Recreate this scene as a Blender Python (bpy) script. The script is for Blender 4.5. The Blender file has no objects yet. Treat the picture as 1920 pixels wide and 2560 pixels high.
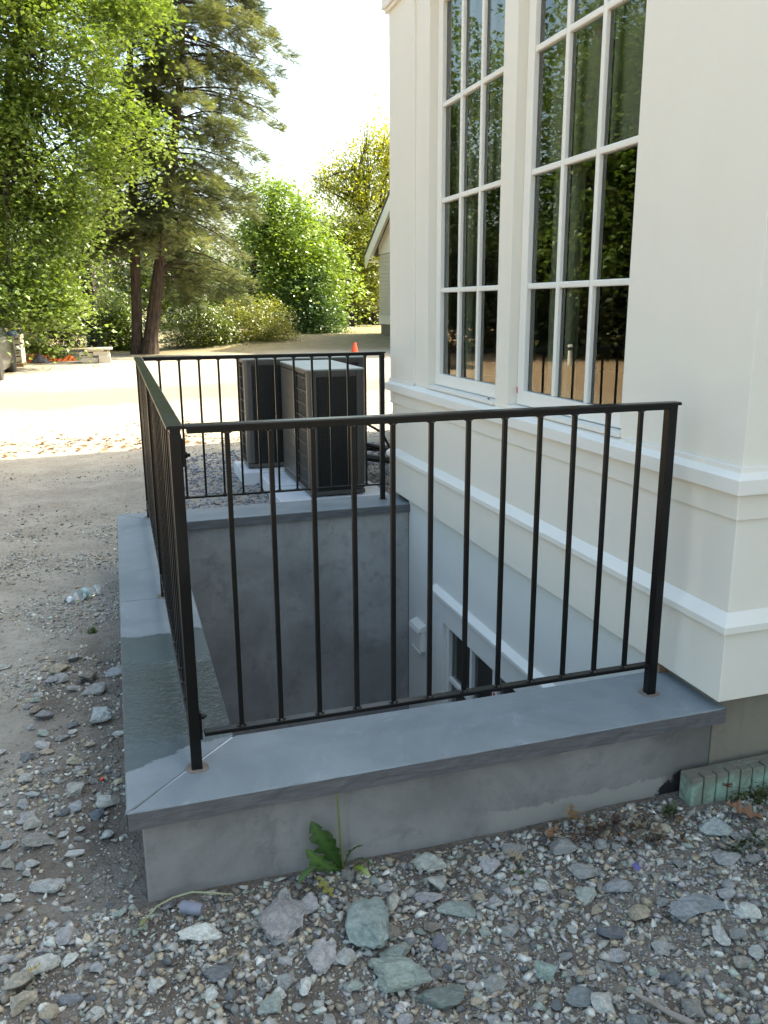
import bpy, bmesh, math, random
import numpy as np
from mathutils import Vector, Matrix, noise as mnoise

SC = bpy.context.scene
COL = SC.collection
random.seed(7)
RNG = np.random.default_rng(11)
R = math.radians

# ------------------------------------------------------------------ camera
CAMP = Vector((0.0616, -1.9661, 1.2387))
YAW, PIT, ROL, FPX = 0.3065, 0.2437, -0.006, 2090.34
F_ = Vector((math.sin(YAW)*math.cos(PIT), math.cos(YAW)*math.cos(PIT), -math.sin(PIT)))
R_ = Vector((math.cos(YAW), -math.sin(YAW), 0))
U_ = R_.cross(F_)
RR = R_*math.cos(ROL) + U_*math.sin(ROL)
UU = -R_*math.sin(ROL) + U_*math.cos(ROL)
cam = bpy.data.cameras.new('camera')
camo = bpy.data.objects.new('camera', cam)
COL.objects.link(camo)
m = Matrix.Identity(4)
for i in range(3):
    m[i][0], m[i][1], m[i][2], m[i][3] = RR[i], UU[i], -F_[i], CAMP[i]
camo.matrix_world = m
cam.sensor_fit = 'VERTICAL'
cam.sensor_height = 36.0
cam.lens = FPX/2560*36.0
cam.clip_start, cam.clip_end = 0.05, 2000
SC.camera = camo

# ------------------------------------------------------------------ light
SUN_EL, SUN_AZ = R(43), R(9)          # azimuth measured from +x towards +y
world = bpy.data.worlds.new('World')
SC.world = world
world.use_nodes = True
wn = world.node_tree
wn.nodes.clear()
sky = wn.nodes.new('ShaderNodeTexSky')
sky.sky_type = 'NISHITA'
sky.sun_disc = False
sky.sun_elevation = SUN_EL
sky.sun_rotation = R(90) - SUN_AZ
sky.air_density, sky.dust_density, sky.ozone_density = 1.0, 5.0, 1.0
bg = wn.nodes.new('ShaderNodeBackground')
bg.inputs['Strength'].default_value = 0.15
wo = wn.nodes.new('ShaderNodeOutputWorld')
wn.links.new(sky.outputs[0], bg.inputs[0])
wn.links.new(bg.outputs[0], wo.inputs[0])
sl = bpy.data.lights.new('sun', 'SUN')
sl.energy = 3.4
sl.angle = R(0.55)
sl.color = (1.0, 0.93, 0.82)
so = bpy.data.objects.new('sun', sl)
COL.objects.link(so)
sd = Vector((math.cos(SUN_AZ)*math.cos(SUN_EL), math.sin(SUN_AZ)*math.cos(SUN_EL), math.sin(SUN_EL)))
so.rotation_euler = sd.to_track_quat('Z', 'Y').to_euler()
so.location = (20, 3, 25)
SC.view_settings.view_transform = 'Standard'
SC.view_settings.look = 'None'
SC.view_settings.exposure = 2.12
SC.view_settings.gamma = 1.0
SC.view_settings.use_curve_mapping = False
SC.view_settings.use_white_balance = True
SC.view_settings.white_balance_temperature = 7050
SC.view_settings.white_balance_tint = 0
SC.cycles.max_bounces = 8
SC.cycles.diffuse_bounces = 5
SC.cycles.transparent_max_bounces = 12

# measured positions: a photo pixel seen at a known depth or height
def _ray(px, py):
    return F_ + RR*((px-960)/FPX) - UU*((py-1280)/FPX)
def at(px, py, Y):
    d = _ray(px, py); return CAMP + d*((Y-CAMP.y)/d.y)
def onz(px, py, Z=-0.3):
    d = _ray(px, py); return CAMP + d*((Z-CAMP.z)/d.z)

# ------------------------------------------------------------------ helpers
def tag(o, label=None, cat=None, group=None, kind=None):
    if label: o['label'] = label
    if cat: o['category'] = cat
    if group: o['group'] = group
    if kind: o['kind'] = kind
    return o
def empty(name, loc=(0, 0, 0), label=None, cat=None, group=None, rz=0):
    o = bpy.data.objects.new(name, None)
    o.empty_display_size = 0.1
    o.location = loc; o.rotation_euler = (0, 0, rz)
    COL.objects.link(o)
    return tag(o, label, cat, group)
def link(name, me, parent=None, loc=None):
    o = bpy.data.objects.new(name, me)
    COL.objects.link(o)
    if parent: o.parent = parent
    if loc is not None: o.location = loc
    return o
def fast_mesh(name, V, Fc, mat=None, smooth=False, col=None):
    """V (n,3), Fc (m,k) arrays of equal sized faces, col (n,3) per vertex colour"""
    V = np.asarray(V, dtype=np.float32); Fc = np.asarray(Fc, dtype=np.int32)
    me = bpy.data.meshes.new(name)
    k = Fc.shape[1]
    me.vertices.add(len(V)); me.vertices.foreach_set('co', V.ravel())
    me.loops.add(Fc.size); me.loops.foreach_set('vertex_index', Fc.ravel())
    me.polygons.add(len(Fc))
    me.polygons.foreach_set('loop_start', np.arange(0, Fc.size, k, dtype=np.int32))
    me.polygons.foreach_set('loop_total', np.full(len(Fc), k, dtype=np.int32))
    if smooth: me.polygons.foreach_set('use_smooth', np.ones(len(Fc), dtype=bool))
    me.update(calc_edges=True)
    if col is not None:
        a = me.color_attributes.new('tint', 'FLOAT_COLOR', 'POINT')
        c = np.ones((len(V), 4), dtype=np.float32); c[:, :3] = col
        a.data.foreach_set('color', c.ravel())
    if mat: me.materials.append(mat)
    return me

class MB:
    """collects simple solids, builds them as one mesh"""
    def __init__(s): s.v = []; s.f = []
    def box(s, x0, x1, y0, y1, z0, z1):
        b = len(s.v)
        s.v += [(x0,y0,z0),(x1,y0,z0),(x1,y1,z0),(x0,y1,z0),(x0,y0,z1),(x1,y0,z1),(x1,y1,z1),(x0,y1,z1)]
        s.f += [tuple(b+i for i in q) for q in ((0,3,2,1),(4,5,6,7),(0,1,5,4),(1,2,6,5),(2,3,7,6),(3,0,4,7))]
        return s
    def prism(s, pts, axis, a, b):
        """polygon pts (2D, ccw) extruded along axis from a to b"""
        n = len(pts); k = len(s.v)
        def mk(p, t):
            return {'x': (t, p[0], p[1]), 'y': (p[0], t, p[1]), 'z': (p[0], p[1], t)}[axis]
        s.v += [mk(p, a) for p in pts] + [mk(p, b) for p in pts]
        s.f.append(tuple(k+i for i in range(n))[::-1]); s.f.append(tuple(k+n+i for i in range(n)))
        for i in range(n):
            j = (i+1) % n; s.f.append((k+i, k+j, k+n+j, k+n+i))
        return s
    def tube(s, path, rad, seg=8, cap=True):
        path = [Vector(p) for p in path]; n = len(path)
        rad = rad if hasattr(rad, '__len__') else [rad]*n
        k = len(s.v); prev = None
        for i, p in enumerate(path):
            d = (path[min(i+1, n-1)] - path[max(i-1, 0)]).normalized()
            if prev is None:
                u = d.orthogonal().normalized()
            else:
                u = (prev - d*prev.dot(d)).normalized()
            prev = u; w = d.cross(u)
            for j in range(seg):
                a = 2*math.pi*j/seg
                s.v.append(tuple(p + (u*math.cos(a)+w*math.sin(a))*rad[i]))
        for i in range(n-1):
            for j in range(seg):
                q = (j+1) % seg
                s.f.append((k+i*seg+j, k+i*seg+q, k+(i+1)*seg+q, k+(i+1)*seg+j))
        if cap:
            s.f.append(tuple(k+j for j in range(seg))[::-1]); s.f.append(tuple(k+(n-1)*seg+j for j in range(seg)))
        return s
    def lathe(s, prof, origin=(0,0,0), axis=Vector((0,0,1)), seg=24):
        ax = Vector(axis).normalized(); u = ax.orthogonal().normalized(); w = ax.cross(u)
        k = len(s.v); o = Vector(origin); n = len(prof)
        for r, h in prof:
            for j in range(seg):
                a = 2*math.pi*j/seg
                s.v.append(tuple(o + ax*h + (u*math.cos(a)+w*math.sin(a))*r))
        for i in range(n-1):
            for j in range(seg):
                q = (j+1) % seg
                s.f.append((k+i*seg+j, k+i*seg+q, k+(i+1)*seg+q, k+(i+1)*seg+j))
        s.f.append(tuple(k+j for j in range(seg))[::-1]); s.f.append(tuple(k+(n-1)*seg+j for j in range(seg)))
        return s
    def mesh(s, name, mat, bevel=0, smooth=False, seg=2):
        me = bpy.data.meshes.new(name)
        me.from_pydata(s.v, [], s.f)
        bm = bmesh.new(); bm.from_mesh(me)
        bmesh.ops.recalc_face_normals(bm, faces=bm.faces)
        if bevel:
            ed = [e for e in bm.edges if e.is_manifold and e.calc_face_angle(0) > 0.5]
            bmesh.ops.bevel(bm, geom=ed, offset=bevel, segments=seg, profile=0.5, affect='EDGES', clamp_overlap=True)
        bm.to_mesh(me); bm.free()
        if smooth:
            for p in me.polygons: p.use_smooth = True
            try: me.set_sharp_from_angle(angle=R(35))
            except Exception: pass
        if mat: me.materials.append(mat)
        return me
    def build(s, name, mat, parent=None, bevel=0, smooth=False, loc=None, seg=2):
        return link(name, s.mesh(name, mat, bevel, smooth, seg), parent, loc)

# ------------------------------------------------------------------ materials
class G:
    """small node graph writer"""
    def __init__(s, name):
        s.m = bpy.data.materials.new(name); s.m.use_nodes = True
        s.t = s.m.node_tree; s.t.nodes.clear()
        s.out = s.t.nodes.new('ShaderNodeOutputMaterial')
    def n(s, typ, **kw):
        nd = s.t.nodes.new(typ)
        for k, v in kw.items(): setattr(nd, k, v)
        return nd
    def put(s, sock, val):
        if isinstance(val, bpy.types.NodeSocket): s.t.links.new(val, sock)
        elif isinstance(val, (tuple, list)):
            sock.default_value = tuple(val)+((1,) if len(val) == 3 and sock.type == 'RGBA' else ())
        else: sock.default_value = val
    def pos(s): return s.n('ShaderNodeNewGeometry').outputs['Position']
    def obj(s): return s.n('ShaderNodeTexCoord').outputs['Object']
    def noise(s, vec, scale, detail=6, rough=0.6, dist=0.0):
        nd = s.n('ShaderNodeTexNoise')
        s.put(nd.inputs['Vector'], vec)
        nd.inputs['Scale'].default_value = scale; nd.inputs['Detail'].default_value = detail
        nd.inputs['Roughness'].default_value = rough; nd.inputs['Distortion'].default_value = dist
        return nd.outputs[0]
    def voro(s, vec, scale, feature='F1'):
        nd = s.n('ShaderNodeTexVoronoi', feature=feature)
        s.put(nd.inputs['Vector'], vec); nd.inputs['Scale'].default_value = scale
        return nd.outputs
    def math(s, op, a, b=0.0, c=None, clamp=False):
        nd = s.n('ShaderNodeMath', operation=op, use_clamp=clamp)
        s.put(nd.inputs[0], a); s.put(nd.inputs[1], b)
        if c is not None: s.put(nd.inputs[2], c)
        return nd.outputs[0]
    def ramp(s, v, a, b, lo=0.0, hi=1.0):
        nd = s.n('ShaderNodeMapRange', interpolation_type='SMOOTHSTEP')
        s.put(nd.inputs[0], v)
        nd.inputs[1].default_value = a; nd.inputs[2].default_value = b
        nd.inputs[3].default_value = lo; nd.inputs[4].default_value = hi
        return nd.outputs[0]
    def mix(s, f, a, b, mode='MIX'):
        nd = s.n('ShaderNodeMix', data_type='RGBA', blend_type=mode)
        s.put(nd.inputs[0], f); s.put(nd.inputs[6], a); s.put(nd.inputs[7], b)
        return nd.outputs[2]
    def xyz(s, v):
        nd = s.n('ShaderNodeSeparateXYZ'); s.put(nd.inputs[0], v); return nd.outputs
    def scalevec(s, v, sc):
        nd = s.n('ShaderNodeVectorMath', operation='MULTIPLY'); s.put(nd.inputs[0], v)
        nd.inputs[1].default_value = sc; return nd.outputs[0]
    def bump(s, h, strength=0.3, dist=0.01, normal=None):
        nd = s.n('ShaderNodeBump'); s.put(nd.inputs['Height'], h)
        nd.inputs['Strength'].default_value = strength; nd.inputs['Distance'].default_value = dist
        if normal is not None: s.put(nd.inputs['Normal'], normal)
        return nd.outputs[0]
    def pbr(s, color, rough=0.7, normal=None, metal=0.0, spec=0.5):
        b = s.n('ShaderNodeBsdfPrincipled')
        s.put(b.inputs['Base Color'], color); s.put(b.inputs['Roughness'], rough)
        s.put(b.inputs['Metallic'], metal); s.put(b.inputs['Specular IOR Level'], spec)
        if normal is not None: s.put(b.inputs['Normal'], normal)
        s.t.links.new(b.outputs[0], s.out.inputs[0])
        return b

def simple(name, c1, c2, scale=5, rough=0.6, bump=0.1, bscale=80, bdist=0.003, metal=0.0, spec=0.5, rvar=0.0):
    g = G(name); p = g.obj()
    f = g.ramp(g.noise(p, scale, 6, 0.65), 0.3, 0.7)
    nrm = g.bump(g.noise(p, bscale, 4, 0.6), bump, bdist) if bump else None
    r = rough if not rvar else g.math('ADD', g.math('MULTIPLY', g.noise(p, scale*3, 4), rvar), rough-rvar*0.5)
    g.pbr(g.mix(f, c1, c2), r, nrm, metal, spec)
    return g.m

M = {}
# cream white exterior paint with faint dirt and brush texture
def paint(name, c, dirt=0.25):
    g = G(name); p = g.pos()
    a = g.ramp(g.noise(g.scalevec(p, (1, 1, 0.35)), 2.2, 6, 0.65), 0.35, 0.8)
    sp = g.ramp(g.noise(p, 60, 3, 0.7), 0.70, 0.78)
    col = g.mix(g.math('MULTIPLY', a, dirt), c, tuple(x*y for x, y in zip(c, (0.86, 0.83, 0.78))))
    col = g.mix(g.math('MULTIPLY', sp, 0.10), col, (0.35, 0.30, 0.22))
    nrm = g.bump(g.noise(g.scalevec(p, (1, 0.3, 1)), 70, 4, 0.6), 0.12, 0.002)
    g.pbr(col, g.math('ADD', 0.38, g.math('MULTIPLY', a, 0.15)), nrm, 0, 0.45)
    return g.m
M['paint'] = paint('cream_paint', (0.80, 0.76, 0.66))
M['white'] = paint('white_paint', (0.80, 0.775, 0.70), 0.15)
M['panel'] = paint('lower_panel_paint', (0.76, 0.735, 0.67), 0.25)
M['siding'] = simple('siding_paint', (0.60, 0.54, 0.43), (0.55, 0.50, 0.40), 3, 0.6, 0.1)
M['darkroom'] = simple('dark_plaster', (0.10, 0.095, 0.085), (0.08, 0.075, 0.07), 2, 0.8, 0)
M['shade'] = simple('roller_shade_fabric', (0.44, 0.47, 0.40), (0.39, 0.42, 0.355), 4, 0.9, 0.05, 300)
M['rubber'] = simple('black_rubber', (0.018, 0.018, 0.018), (0.03, 0.028, 0.026), 12, 0.55, 0.2, 60)
M['red'] = simple('red_plastic', (0.55, 0.03, 0.04), (0.5, 0.025, 0.035), 5, 0.4, 0)
M['cable'] = simple('black_cable', (0.012, 0.012, 0.013), (0.02, 0.02, 0.02), 12, 0.35, 0)

def concrete(name, c1, c2, c3, bump=0.35, tar=False):
    g = G(name); p = g.pos()
    a = g.ramp(g.noise(p, 2.6, 8, 0.62, 0.4), 0.34, 0.68)
    b = g.ramp(g.noise(p, 9, 6, 0.7, 0.2), 0.50, 0.74)
    col = g.mix(a, c1, c2)
    col = g.mix(g.math('MULTIPLY', b, 0.55), col, c3)
    # pale trowel scuffs
    sc = g.ramp(g.noise(g.scalevec(p, (3.0, 3.0, 9.0)), 3.2, 8, 0.75, 1.2), 0.66, 0.78)
    col = g.mix(g.math('MULTIPLY', sc, 0.35), col, (0.34, 0.335, 0.34))
    pore = g.ramp(g.voro(p, 120)[0], 0.16, 0.05)
    pore = g.math('MULTIPLY', pore, g.ramp(g.noise(p, 20, 3), 0.5, 0.6))
    col = g.mix(g.math('MULTIPLY', pore, 0.5), col, (0.07, 0.066, 0.065))
    dr = g.ramp(g.noise(g.scalevec(p, (14, 14, 1.2)), 1.0, 6, 0.7), 0.56, 0.74)
    col = g.mix(g.math('MULTIPLY', dr, 0.35), col, c3)
    h = g.math('ADD', g.noise(p, 14, 8, 0.7), g.math('MULTIPLY', g.noise(p, 140, 3, 0.6), 0.35))
    rough = 0.85
    if tar:
        X, Y, Z = g.xyz(p)
        nn = g.math('MULTIPLY', g.math('SUBTRACT', g.noise(p, 9, 6, 0.7), 0.5), 0.22)
        # dark damp-proofing left uncovered beside the foam board
        t = g.math('SUBTRACT', g.math('ADD', X, nn), g.math('MULTIPLY', g.math('ADD', Z, 0.25), 1.0))
        tm = g.math('MULTIPLY', g.ramp(t, 1.635, 1.65), g.ramp(g.math('ADD', Z, g.math('MULTIPLY', nn, 0.6)), -0.215, -0.235))
        tm = g.math('MULTIPLY', tm, g.ramp(X, 1.70, 1.69))
        # damp stain where wall and foundation join
        st = g.math('MULTIPLY', g.ramp(g.math('ADD', X, nn), 1.50, 1.72), g.ramp(g.math('ADD', X, g.math('MULTIPLY', nn, 0.35)), 1.815, 1.805))
        col = g.mix(g.math('MULTIPLY', st, 0.6), col, (0.105, 0.095, 0.08))
        # smear of pale mortar along the foot
        mz = g.math('ADD', Z, g.math('MULTIPLY', nn, 0.55))
        mm = g.math('MULTIPLY', g.ramp(mz, -0.235, -0.243), g.math('MULTIPLY', g.ramp(X, 0.98, 1.06), g.ramp(X, 1.66, 1.62)))
        col = g.mix(g.math('MULTIPLY', mm, 0.8), col, (0.30, 0.285, 0.25))
        h = g.math('ADD', h, g.math('MULTIPLY', mm, 1.2))
        col = g.mix(tm, col, (0.018, 0.017, 0.018))
    g.pbr(col, rough, g.bump(h, bump, 0.006), 0, 0.3)
    return g.m
M['parge'] = concrete('grey_parge_coat', (0.190, 0.181, 0.168), (0.285, 0.273, 0.255), (0.122, 0.116, 0.110), 0.7, True)
M['pitwall'] = concrete('well_parge_coat', (0.255, 0.247, 0.230), (0.37, 0.358, 0.335), (0.155, 0.149, 0.141), 0.7)
M['found'] = concrete('foundation_concrete', (0.205, 0.180, 0.140), (0.240, 0.212, 0.165), (0.165, 0.145, 0.115), 0.3)
M['pad'] = concrete('pad_concrete', (0.52, 0.53, 0.54), (0.60, 0.60, 0.60), (0.45, 0.46, 0.46), 0.15)
M['slab'] = concrete('slab_concrete', (0.55, 0.54, 0.52), (0.62, 0.60, 0.58), (0.5, 0.48, 0.46), 0.1)
M['grout'] = simple('post_grout', (0.24, 0.19, 0.145), (0.17, 0.14, 0.115), 30, 0.9, 0.5, 150)

def bluestone(name, wet=False):
    g = G(name); p = g.pos()
    a = g.ramp(g.noise(p, 3.0, 8, 0.6, 0.6), 0.3, 0.72)
    col = g.mix(a, (0.165, 0.190, 0.202), (0.230, 0.258, 0.268))
    e = g.ramp(g.noise(p, 11, 8, 0.72, 0.8), 0.56, 0.72)
    col = g.mix(g.math('MULTIPLY', e, 0.45), col, (0.30, 0.33, 0.345))
    sp = g.ramp(g.noise(p, 70, 3, 0.5), 0.66, 0.72)
    col = g.mix(g.math('MULTIPLY', sp, 0.25), col, (0.14, 0.15, 0.16))
    # cut edges are darker brown grey than the rubbed top
    N = g.xyz(g.n('ShaderNodeNewGeometry').outputs['True Normal'])
    side = g.ramp(N[2], 0.75, 0.55)
    col = g.mix(side, col, g.mix(g.ramp(g.noise(g.scalevec(p, (4, 4, 40)), 3, 6, 0.7), 0.35, 0.7), (0.085, 0.083, 0.085), (0.135, 0.132, 0.132)))
    h = g.math('ADD', g.noise(p, 22, 8, 0.65), g.math('MULTIPLY', g.noise(g.scalevec(p, (1, 1, 6)), 60, 4, 0.6), 0.5))
    nrm = g.bump(h, 0.35, 0.004)
    rough = 0.62
    if wet:
        X, Y, Z = g.xyz(p)
        nz = g.math('MULTIPLY', g.math('SUBTRACT', g.noise(p, 6, 10, 0.68), 0.5), 0.20)
        lo = g.math('ADD', g.math('MULTIPLY', X, 0.38), 0.20)
        near = g.ramp(g.math('ADD', g.math('SUBTRACT', Y, lo), nz), 0.0, 0.008)
        far = g.ramp(g.math('ADD', Y, nz), 1.20, 1.19)
        w = g.math('MULTIPLY', near, far)
        w = g.math('MULTIPLY', w, g.ramp(N[2], 0.5, 0.8))
        # film of standing water: thicker on the outer, nearer half
        film = g.math('MULTIPLY', g.ramp(g.math('ADD', Y, nz), 0.98, 0.84), g.ramp(g.math('ADD', Y, nz), 0.30, 0.42))
        col = g.mix(w, col, g.mix(1.0, col, (0.28, 0.33, 0.33), 'MULTIPLY'))
        rip = g.math('ADD', g.noise(g.scalevec(p, (1.15, 1.3, 1)), 42, 4, 0.6, 1.0), g.math('MULTIPLY', g.noise(p, 80, 3, 0.6), 0.18))
        outer = g.ramp(X, 0.16, 0.02)
        nw = g.n('ShaderNodeBump'); g.put(nw.inputs['Height'], rip)
        g.put(nw.inputs['Strength'], g.math('ADD', 0.95, g.math('MULTIPLY', outer, -0.45))); nw.inputs['Distance'].default_value = 0.014
        wf = g.math('MULTIPLY', w, film)
        mixn = g.n('ShaderNodeMix', data_type='VECTOR')
        g.put(mixn.inputs[0], wf); g.put(mixn.inputs[4], nrm); g.put(mixn.inputs[5], nw.outputs[0])
        nrm = mixn.outputs[1]
        rough = g.math('SUBTRACT', g.math('SUBTRACT', 0.62, g.math('MULTIPLY', w, 0.30)), g.math('MULTIPLY', wf, 0.27))
    g.pbr(col, rough, nrm, 0, 0.5)
    return g.m
M['blue'] = bluestone('bluestone')
M['bluewet'] = bluestone('bluestone_wet', True)

# hammered black railing enamel
g = G('black_rail_enamel'); p = g.pos()
h = g.noise(p, 300, 2, 0.5)
w = g.ramp(g.noise(p, 5, 5, 0.6), 0.45, 0.75)
g.pbr(g.mix(w, (0.005, 0.005, 0.005), (0.010, 0.0095, 0.009)), g.math('ADD', 0.28, g.math('MULTIPLY', w, 0.12)), g.bump(h, 0.15, 0.002), 0, 0.28)
M['rail'] = g.m
M['weld'] = simple('weld_bead', (0.03, 0.028, 0.026), (0.10, 0.09, 0.08), 60, 0.5, 0.5, 200, metal=0.3)

# window glass: mirror reflection by Fresnel over a clear pane (two panes thick)
def glass(name, ior, tint):
    g = G(name)
    fr = g.n('ShaderNodeFresnel'); fr.inputs[0].default_value = ior
    tr = g.n('ShaderNodeBsdfTransparent'); tr.inputs[0].default_value = tint+(1,)
    gl = g.n('ShaderNodeBsdfGlossy'); gl.inputs['Roughness'].default_value = 0.004
    gl.inputs['Color'].default_value = (0.95, 0.97, 0.94, 1)
    g.put(gl.inputs['Normal'], g.bump(g.noise(g.pos(), 1.3, 2, 0.4), 0.03, 0.02))
    mx = g.n('ShaderNodeMixShader')
    g.put(mx.inputs[0], fr.outputs[0]); g.t.links.new(tr.outputs[0], mx.inputs[1]); g.t.links.new(gl.outputs[0], mx.inputs[2])
    g.t.links.new(mx.outputs[0], g.out.inputs[0])
    return g.m
M['glass'] = glass('window_glass', 2.0, (0.72, 0.78, 0.72))
M['clearpet'] = None
g = G('clear_bottle_plastic')
b = g.pbr((0.93, 0.96, 0.97), 0.08, None, 0, 0.5)
b.inputs['Transmission Weight'].default_value = 0.85; b.inputs['IOR'].default_value = 1.2
M['pet'] = g.m
M['petcap'] = simple('white_cap_plastic', (0.75, 0.78, 0.80), (0.68, 0.72, 0.76), 20, 0.4, 0)
g = G('bottle_label'); p = g.obj(); X, Y, Z = g.xyz(p)
M['label'] = None
s1 = g.ramp(Y, 0.0, 0.002); s2 = g.ramp(Z, 0.012, 0.014)
lab = g.mix(s2, g.mix(s1, (0.11, 0.11, 0.12), (0.50, 0.28, 0.25)), (0.20, 0.45, 0.48))
lab = g.mix(g.ramp(g.noise(p, 60, 3), 0.55, 0.6), lab, (0.55, 0.58, 0.6))
g.pbr(lab, 0.35); M['label'] = g.m
M['pvc'] = simple('lilac_grey_pvc', (0.24, 0.245, 0.285), (0.19, 0.19, 0.22), 25, 0.7, 0.25, 90)

# ground: sandy fill, damp soil by the wall, dry sunlit dirt, a packed lane
g = G('ground_dirt'); p = g.pos(); X, Y, Z = g.xyz(p)
big = g.noise(p, 0.55, 6, 0.6, 0.5)
mid = g.noise(p, 3.2, 8, 0.68, 0.3)
fine = g.noise(p, 38, 6, 0.72)
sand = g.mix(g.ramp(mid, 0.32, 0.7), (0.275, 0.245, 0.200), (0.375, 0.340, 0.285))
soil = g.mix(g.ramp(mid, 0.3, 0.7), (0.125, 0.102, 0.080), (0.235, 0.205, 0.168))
# damp dark soil hugs the well and the house front
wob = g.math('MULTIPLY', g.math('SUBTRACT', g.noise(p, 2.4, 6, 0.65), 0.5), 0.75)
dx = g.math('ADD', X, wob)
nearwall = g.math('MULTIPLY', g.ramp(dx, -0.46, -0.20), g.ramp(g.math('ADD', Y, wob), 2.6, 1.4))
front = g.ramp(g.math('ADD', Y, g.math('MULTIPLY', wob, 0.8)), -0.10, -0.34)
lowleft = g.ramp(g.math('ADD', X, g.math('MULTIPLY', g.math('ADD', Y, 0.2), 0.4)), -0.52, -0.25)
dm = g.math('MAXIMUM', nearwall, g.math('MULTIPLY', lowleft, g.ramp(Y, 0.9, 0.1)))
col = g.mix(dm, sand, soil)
# far yard: pale dry dirt
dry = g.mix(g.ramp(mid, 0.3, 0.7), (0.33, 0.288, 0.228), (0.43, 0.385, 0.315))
brn = g.ramp(g.noise(g.scalevec(p, (0.6, 1.4, 1)), 1.4, 8, 0.75, 0.6), 0.60, 0.68)
band = g.math('MULTIPLY', g.ramp(Y, 6.5, 7.6), g.ramp(Y, 11, 9.2))
dry = g.mix(g.math('MULTIPLY', brn, g.math('MULTIPLY', band, 0.75)), dry, (0.15, 0.085, 0.04))
lw_ = g.math('ADD', g.math('ADD', Y, g.math('MULTIPLY', X, -0.12)), g.math('MULTIPLY', g.math('SUBTRACT', g.noise(p, 1.1, 8, 0.7), 0.5), 2.4))
lane = g.math('MULTIPLY', g.ramp(lw_, 11.4, 12.6), g.ramp(lw_, 16.2, 14.2))
dry = g.mix(g.math('MULTIPLY', lane, 0.8), dry, (0.235, 0.180, 0.138))
berm = g.ramp(g.math('ADD', Y, g.math('MULTIPLY', g.math('SUBTRACT', big, 0.5), 3)), 24.5, 27.5)
dry = g.mix(berm, dry, g.mix(g.ramp(mid, 0.4, 0.6), (0.27, 0.22, 0.14), (0.21, 0.19, 0.095)))
leafl = g.math('MULTIPLY', g.ramp(X, -3.6, -5.2), g.ramp(Y, 3, 6))
dry = g.mix(g.math('MULTIPLY', leafl, g.ramp(mid, 0.35, 0.6)), dry, (0.30, 0.17, 0.09))
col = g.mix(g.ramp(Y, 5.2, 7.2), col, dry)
col = g.mix(g.math('MULTIPLY', g.ramp(X, -2.0, -3.2), 0.7), col, (0.40, 0.27, 0.16))
# fine grit
v = g.voro(p, 95)
col = g.mix(g.math('MULTIPLY', g.ramp(v[0], 0.38, 0.16), g.math('MULTIPLY', g.ramp(fine, 0.5, 0.62), 0.65)), col, (0.40, 0.40, 0.385))
col = g.mix(g.math('MULTIPLY', g.ramp(fine, 0.48, 0.34), 0.5), col, (0.06, 0.05, 0.04))
h = g.math('ADD', g.math('MULTIPLY', fine, 1.0), g.math('MULTIPLY', g.math('SUBTRACT', 1.0, v[0]), 0.5))
g.pbr(col, 0.93, g.bump(h, 0.8, 0.018), 0, 0.2)
M['ground'] = g.m

# stones: own colour (object colour or vertex colour), mottled
def stone(name, attr):
    g = G(name); p = g.pos() if attr else g.obj()
    if attr:
        nd = g.n('ShaderNodeVertexColor', layer_name='tint'); base = nd.outputs[0]
        s1, s2 = 60, 220
    else:
        nd = g.n('ShaderNodeObjectInfo'); base = nd.outputs['Color']
        s1, s2 = 2.4, 9
        p = g.n('ShaderNodeTexCoord').outputs['Object']
        off = g.n('ShaderNodeVectorMath', operation='ADD'); g.put(off.inputs[0], p)
        rn = g.math('MULTIPLY', nd.outputs['Random'], 40.0); g.put(off.inputs[1], rn); p = off.outputs[0]
    a = g.ramp(g.noise(p, s1, 8, 0.7, 0.4), 0.34, 0.68)
    c2 = g.mix(1.0, base, (0.60, 0.62, 0.62), 'MULTIPLY')
    col = g.mix(a, c2, base)
    sp = g.ramp(g.noise(p, s2, 4, 0.7), 0.60, 0.68)
    col = g.mix(g.math('MULTIPLY', sp, 0.40), col, g.mix(0.5, base, (0.62, 0.64, 0.62)))
    dk = g.ramp(g.noise(p, s2*1.4, 3, 0.7), 0.40, 0.32)
    col = g.mix(g.math('MULTIPLY', dk, 0.5), col, (0.05, 0.05, 0.05))
    g.pbr(col, 0.82, g.bump(g.noise(p, s2*0.8, 6, 0.7), 0.5, 0.08 if not attr else 0.003), 0, 0.3)
    return g.m
M['stone'] = stone('crushed_stone', False)
M['gravel'] = stone('gravel_chips', True)

def leafmat(name, trans=0.45, gloss=0.06):
    g = G(name)
    c = g.n('ShaderNodeVertexColor', layer_name='tint').outputs[0]
    d = g.n('ShaderNodeBsdfDiffuse'); g.put(d.inputs[0], c)
    t = g.n('ShaderNodeBsdfTranslucent'); g.put(t.inputs[0], g.mix(1.0, c, (1.25, 1.2, 0.55), 'MULTIPLY'))
    mx = g.n('ShaderNodeMixShader'); mx.inputs[0].default_value = trans
    g.t.links.new(d.outputs[0], mx.inputs[1]); g.t.links.new(t.outputs[0], mx.inputs[2])
    gl = g.n('ShaderNodeBsdfGlossy'); gl.inputs['Roughness'].default_value = 0.38
    m2 = g.n('ShaderNodeMixShader'); m2.inputs[0].default_value = gloss
    g.t.links.new(mx.outputs[0], m2.inputs[1]); g.t.links.new(gl.outputs[0], m2.inputs[2])
    g.t.links.new(m2.outputs[0], g.out.inputs[0])
    return g.m
M['leaf'] = leafmat('leaf', 0.40, 0.10)
M['needle'] = leafmat('needle_spray', 0.30, 0.03)
M['thinleaf'] = leafmat('thin_leaf', 0.55, 0.04)
M['weedleaf'] = leafmat('weed_leaf', 0.35, 0.10)
M['deadleaf'] = leafmat('dead_leaf', 0.2, 0.03)
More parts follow.
